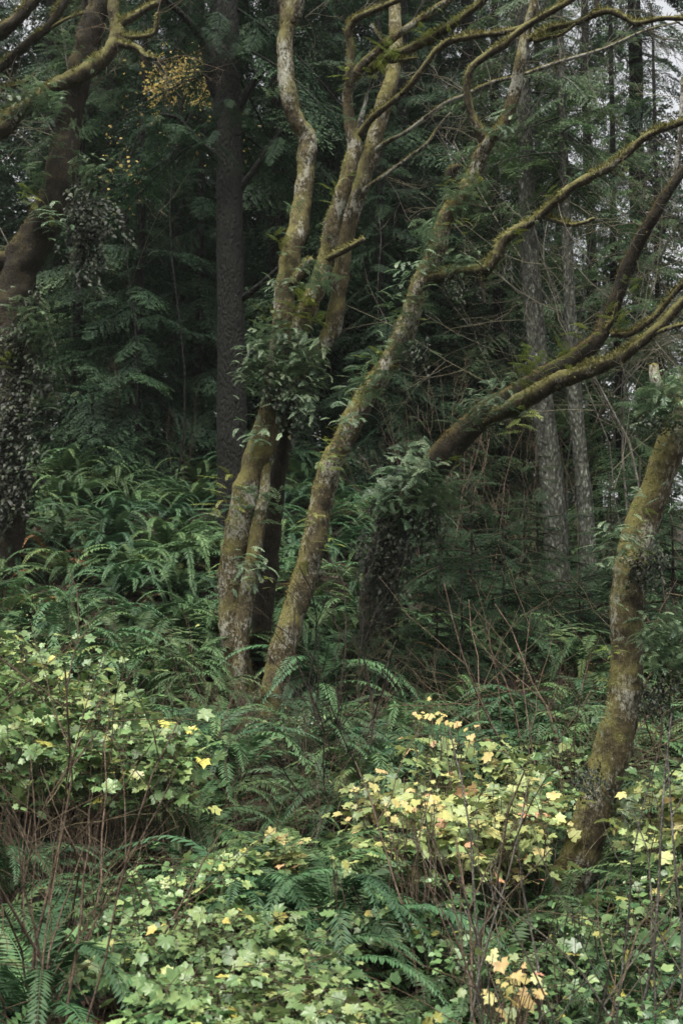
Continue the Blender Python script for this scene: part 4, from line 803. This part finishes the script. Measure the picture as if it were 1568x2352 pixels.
# bare stems
BAR = {}
def bare(key, mat, seed, nst, h, kids, lv=2, spread=.7, r=.006, jit=.16, up=.02, ang=(20, 60), rat=(.35, .65)):
    rg2 = R_(seed); mb = MB()
    for k in range(nst):
        az = rg2.uniform(0, 6.28); e = rg2.uniform(.1, spread)
        grow(rg2, mb, np.array((math.cos(az), math.sin(az), 0)) * .1, nrm(np.array((math.cos(az) * e, math.sin(az) * e, 1.))), h * rg2.uniform(.7, 1.1), r * rg2.uniform(.7, 1.2), lv, jit, up, None, kids, ang=ang, rat=rat)
    BAR.setdefault(key, []).append(mb.mesh("bare_shrub", M[mat]))
for k in range(4): bare('near', 'twig', 900 + k, 4, 1.6, (3, 2), 2, .8, .008, .12)
for k in range(3): bare('nearpale', 'twigpale', 910 + k, 3, 1.7, (2, 1), 2, .7, .008, .11)
for k in range(3): bare('dark', 'twigdark', 920 + k, 3, 1.8, (4, 3), 2, .6, .010, .22)
for k in range(4): bare('brush', 'twig', 930 + k, 7, 1.1, (5, 4), 2, 1.2, .004, .2)
for k in range(3): bare('thicket', 'twig', 940 + k, 3, 3.0, (5, 5, 3), 3, .35, .006, .14, .04, (20, 50), (.25, .45))
for k in range(2): bare('web', 'twigpale', 950 + k, 2, 6.5, (10, 7, 4), 3, .3, .016, .13, .02, (35, 80), (.25, .5))
def putbare(key, px, d, s, label, group, rz=None, name="bare_shrub", tilt=.1, dz=-.05):
    me = BAR[key][rg.integers(len(BAR[key]))]; x = (px - 784) * PX * d
    o = link(name, me); o.location = (x, d, float(H(x, d)) + dz); o.scale = (s, s, s)
    o.rotation_euler = (rg.normal(0, tilt), rg.normal(0, tilt), rg.uniform(0, 6.28) if rz is None else rz); tag(o, label, "shrub", group); return o
for px, d, s in [(60, 5.2, .9), (120, 5.0, 1.), (20, 5.6, 1.), (180, 5.8, 1.), (90, 6.4, 1.1), (230, 5.4, .8)]:
    putbare('near', px, d, s, "thin bare brown-stemmed shrub standing before the lower left fern", "bare shrubs at lower left")
for px, d, s in [(1080, 5.3, .9), (1160, 5.6, 1.), (1210, 5.2, 1.), (1260, 5.5, 1.), (1320, 5.0, .9), (1010, 6.0, 1.), (1420, 5.3, .9), (1500, 5.6, 1.)]:
    putbare('near' if px % 20 else 'nearpale', px, d, s, "long bare pinkish-brown stems fanning across the lower right", "bare shrubs at lower right")
for px, d, s in [(770, 9.5, 1.2), (720, 10, 1.1), (820, 9.8, 1.), (690, 9.0, .9), (560, 10.2, 1.), (860, 8.8, 1.), (500, 9.6, .9)]:
    putbare('dark' if s > 1 or px == 860 else 'brush', px, d, s * .9, "tangled dark leafless shrub in front of the alder feet", "leafless shrubs around the alder feet")
for px, d, s in [(1240, 9.6, 1.2), (1190, 10, 1.2), (1290, 10, 1.3), (1270, 9.2, 1.1), (1350, 10.2, 1.2), (1120, 10.5, 1.1), (1520, 9.5, 1.1), (1560, 8.8, 1.1), (1490, 10.5, 1.2)]:
    putbare('near' if px % 20 else 'brush', px, d, s, "upright pinkish bare shrub left of the fern-wrapped trunk", "bare shrubs beside the wrapped trunk")
for px, d in [(60, 6.9), (140, 7.0), (230, 6.8), (300, 7.0), (290, 5.3), (560, 8.4), (640, 8.2), (720, 8.3), (780, 8.5), (470, 7.6)]:
    putbare('brush', px, d, .75, "brown brushy tangle of thin twigs filling a dark gap between leafy shrubs", "brown twig tangles in the gaps", tilt=.3)
for i in range(14):
    putbare('brush', rg.uniform(0, 1568), rg.uniform(7, 13), rg.uniform(.6, 1.), "low brushy bare shrub tangled among the ferns", "brushy bare shrubs on the slope")
for px, d, s in [(1020, 16, 1.1), (1060, 17, 1.), (1110, 16.5, 1.2), (1150, 18, 1.1), (950, 18, 1.), (1240, 19.5, 1.3), (1330, 19, 1.2), (1190, 20, 1.3)]:
    putbare('thicket', px, d, s, "pale leafless saplings rising behind the arching dark trunk", "pale saplings behind the arching trunk", name="bare_sapling")
for px, d, s in [(250, 20, .7), (400, 19.5, .6)]:
    putbare('thicket', px, d, s, "fine leafless saplings in the gloom left of the big dark spruce", "pale saplings left of the spruce", name="bare_sapling")
for px, d, s in [(240, 22, 1.3), (1450, 19, 1.3), (1560, 18, 1.3), (1350, 21, 1.5), (1500, 17, 1.2)]:
    putbare('web', px, d, s, "tall leafless tree with a web of pale fine twigs behind the " + ("old mossy tree" if px < 600 else "right-hand limbs"), "pale leafless trees", name="bare_tree", tilt=.04)

# golden leaves behind the spruce
def golden(px, d, lst, n, label, h):
    rg2 = R_(int(px)); x = (px - 784) * PX * d; org = np.array((x, d, float(H(x, d)))); o = empty("maple_tree", org, label, "tree")
    tb = MB(); lf = MB(); z = np.linspace(-.5, h, 12); tr = np.stack([x + .15 * np.sin(z), d + 0 * z, org[2] + z], -1)
    tube(tb, tr, np.linspace(.02, .008, 12), 6)
    pos = []
    for (a, b, rx, ry, k) in lst:
        c = P(a, b, d); q = tr[np.argmin(np.abs(tr[:, 2] - (c[2] - .8)))]
        s = spline([q, (q + c) / 2 + np.array((0, 0, .2)), c], 6); tube(tb, s, np.linspace(.025, .005, len(s)), 4)
        pos.append(c + rg2.normal(0, 1, (int(k * n), 3)) * np.array((rx * PX * d, .4, ry * PX * d)))
    pos = np.concatenate(pos); N = len(pos)
    leaves(lf, pos, nrm(rg2.normal(0, 1, (N, 3)) + np.array((0, 0, -.6))), rg2.normal(0, .7, (N, 3)) + np.array((0, -.5, .6)), rg2.uniform(.03, .06, N), rg2, 'tri', rg2.random(N))
    tb.build("trunk", M['spruce'], o, True, org); lf.build("leaves", M['autumn'], o, True, org)
golden(400, 19.5, [(365, 205, 18, 8, 1), (400, 175, 22, 12, 1.3), (430, 200, 20, 10, 1.4), (465, 165, 14, 14, .8), (475, 220, 12, 8, .6), (350, 225, 10, 6, .5), (420, 150, 14, 8, .5), (380, 190, 40, 22, 1)], 95, "golden-leaved maple glowing between the old mossy tree and the dark spruce", 9)
golden(290, 20, [(290, 400, 25, 12, 1), (310, 430, 25, 10, .7), (270, 340, 20, 20, .5), (380, 340, 40, 25, .8), (330, 290, 30, 20, .6), (270, 480, 20, 25, .5), (560, 310, 14, 40, .8)], 26, "sparse maple with a few scattered yellow leaves left of the dark spruce", 8)

# ------------------------------------------------------------------ ground litter and cover
rg = R_(61); n = 26000
d = np.sqrt(rg.uniform(3.5 ** 2, 24 ** 2, n)); u = rg.uniform(-.36, .36, n); x = u * d
pos = np.stack([x, d, H(x, d) + .012], -1); mb = MB()
leaves(mb, pos, rg.normal(0, 1, (n, 3)), np.array((0, 0, 1.)) + rg.normal(0, .35, (n, 3)), rg.uniform(.025, .07, n), rg, 'ov', rg.random(n))
tag(mb.build("leaf_litter", M['litter'], None, True), kind="stuff")
n = 8000
d = np.sqrt(rg.uniform(3.5 ** 2, 15 ** 2, n)); u = rg.uniform(-.34, .34, n); x = u * d
pos = np.stack([x, d, H(x, d) + rg.uniform(.02, .28, n) * (.5 + .5 * np.sin(x * 2.3) * np.sin(d * 1.9))], -1); mb = MB()
leaves(mb, pos, rg.normal(0, 1, (n, 3)), np.array((0, -.15, 1.)) + rg.normal(0, .4, (n, 3)), rg.uniform(.02, .055, n), rg, 'ov', rg.random(n))
k = rg.random(n) < .3; blades(mb, np.stack([x, d, H(x, d)], -1)[k], nrm(rg.normal(0, .35, (k.sum(), 3)) + np.array((0, 0, 1.))), rg.uniform(.1, .35, k.sum()), .008, rg)
tag(mb.build("ground_cover", M['cover'], None, True), kind="stuff")

# ------------------------------------------------------------------ haze
HAZE = 0.0003
if HAZE > 0:
    b = MB(); x0, x1, y0, y1, z0, z1 = -80, 80, -8, 120, -8, 60
    b.add([(x, y, z) for x in (x0, x1) for y in (y0, y1) for z in (z0, z1)], [(0, 1, 3, 2), (4, 6, 7, 5), (0, 4, 5, 1), (2, 3, 7, 6), (0, 2, 6, 4), (1, 5, 7, 3)])
    m = bpy.data.materials.new("haze"); m.use_nodes = True; nt = m.node_tree; nt.nodes.remove(nt.nodes["Principled BSDF"])
    pv = nt.nodes.new("ShaderNodeVolumePrincipled"); pv.inputs['Density'].default_value = HAZE; pv.inputs['Color'].default_value = (.9, .95, .95, 1)
    nt.links.new(pv.outputs[0], nt.nodes["Material Output"].inputs['Volume'])
    tag(b.build("haze", m, None, False), kind="stuff")
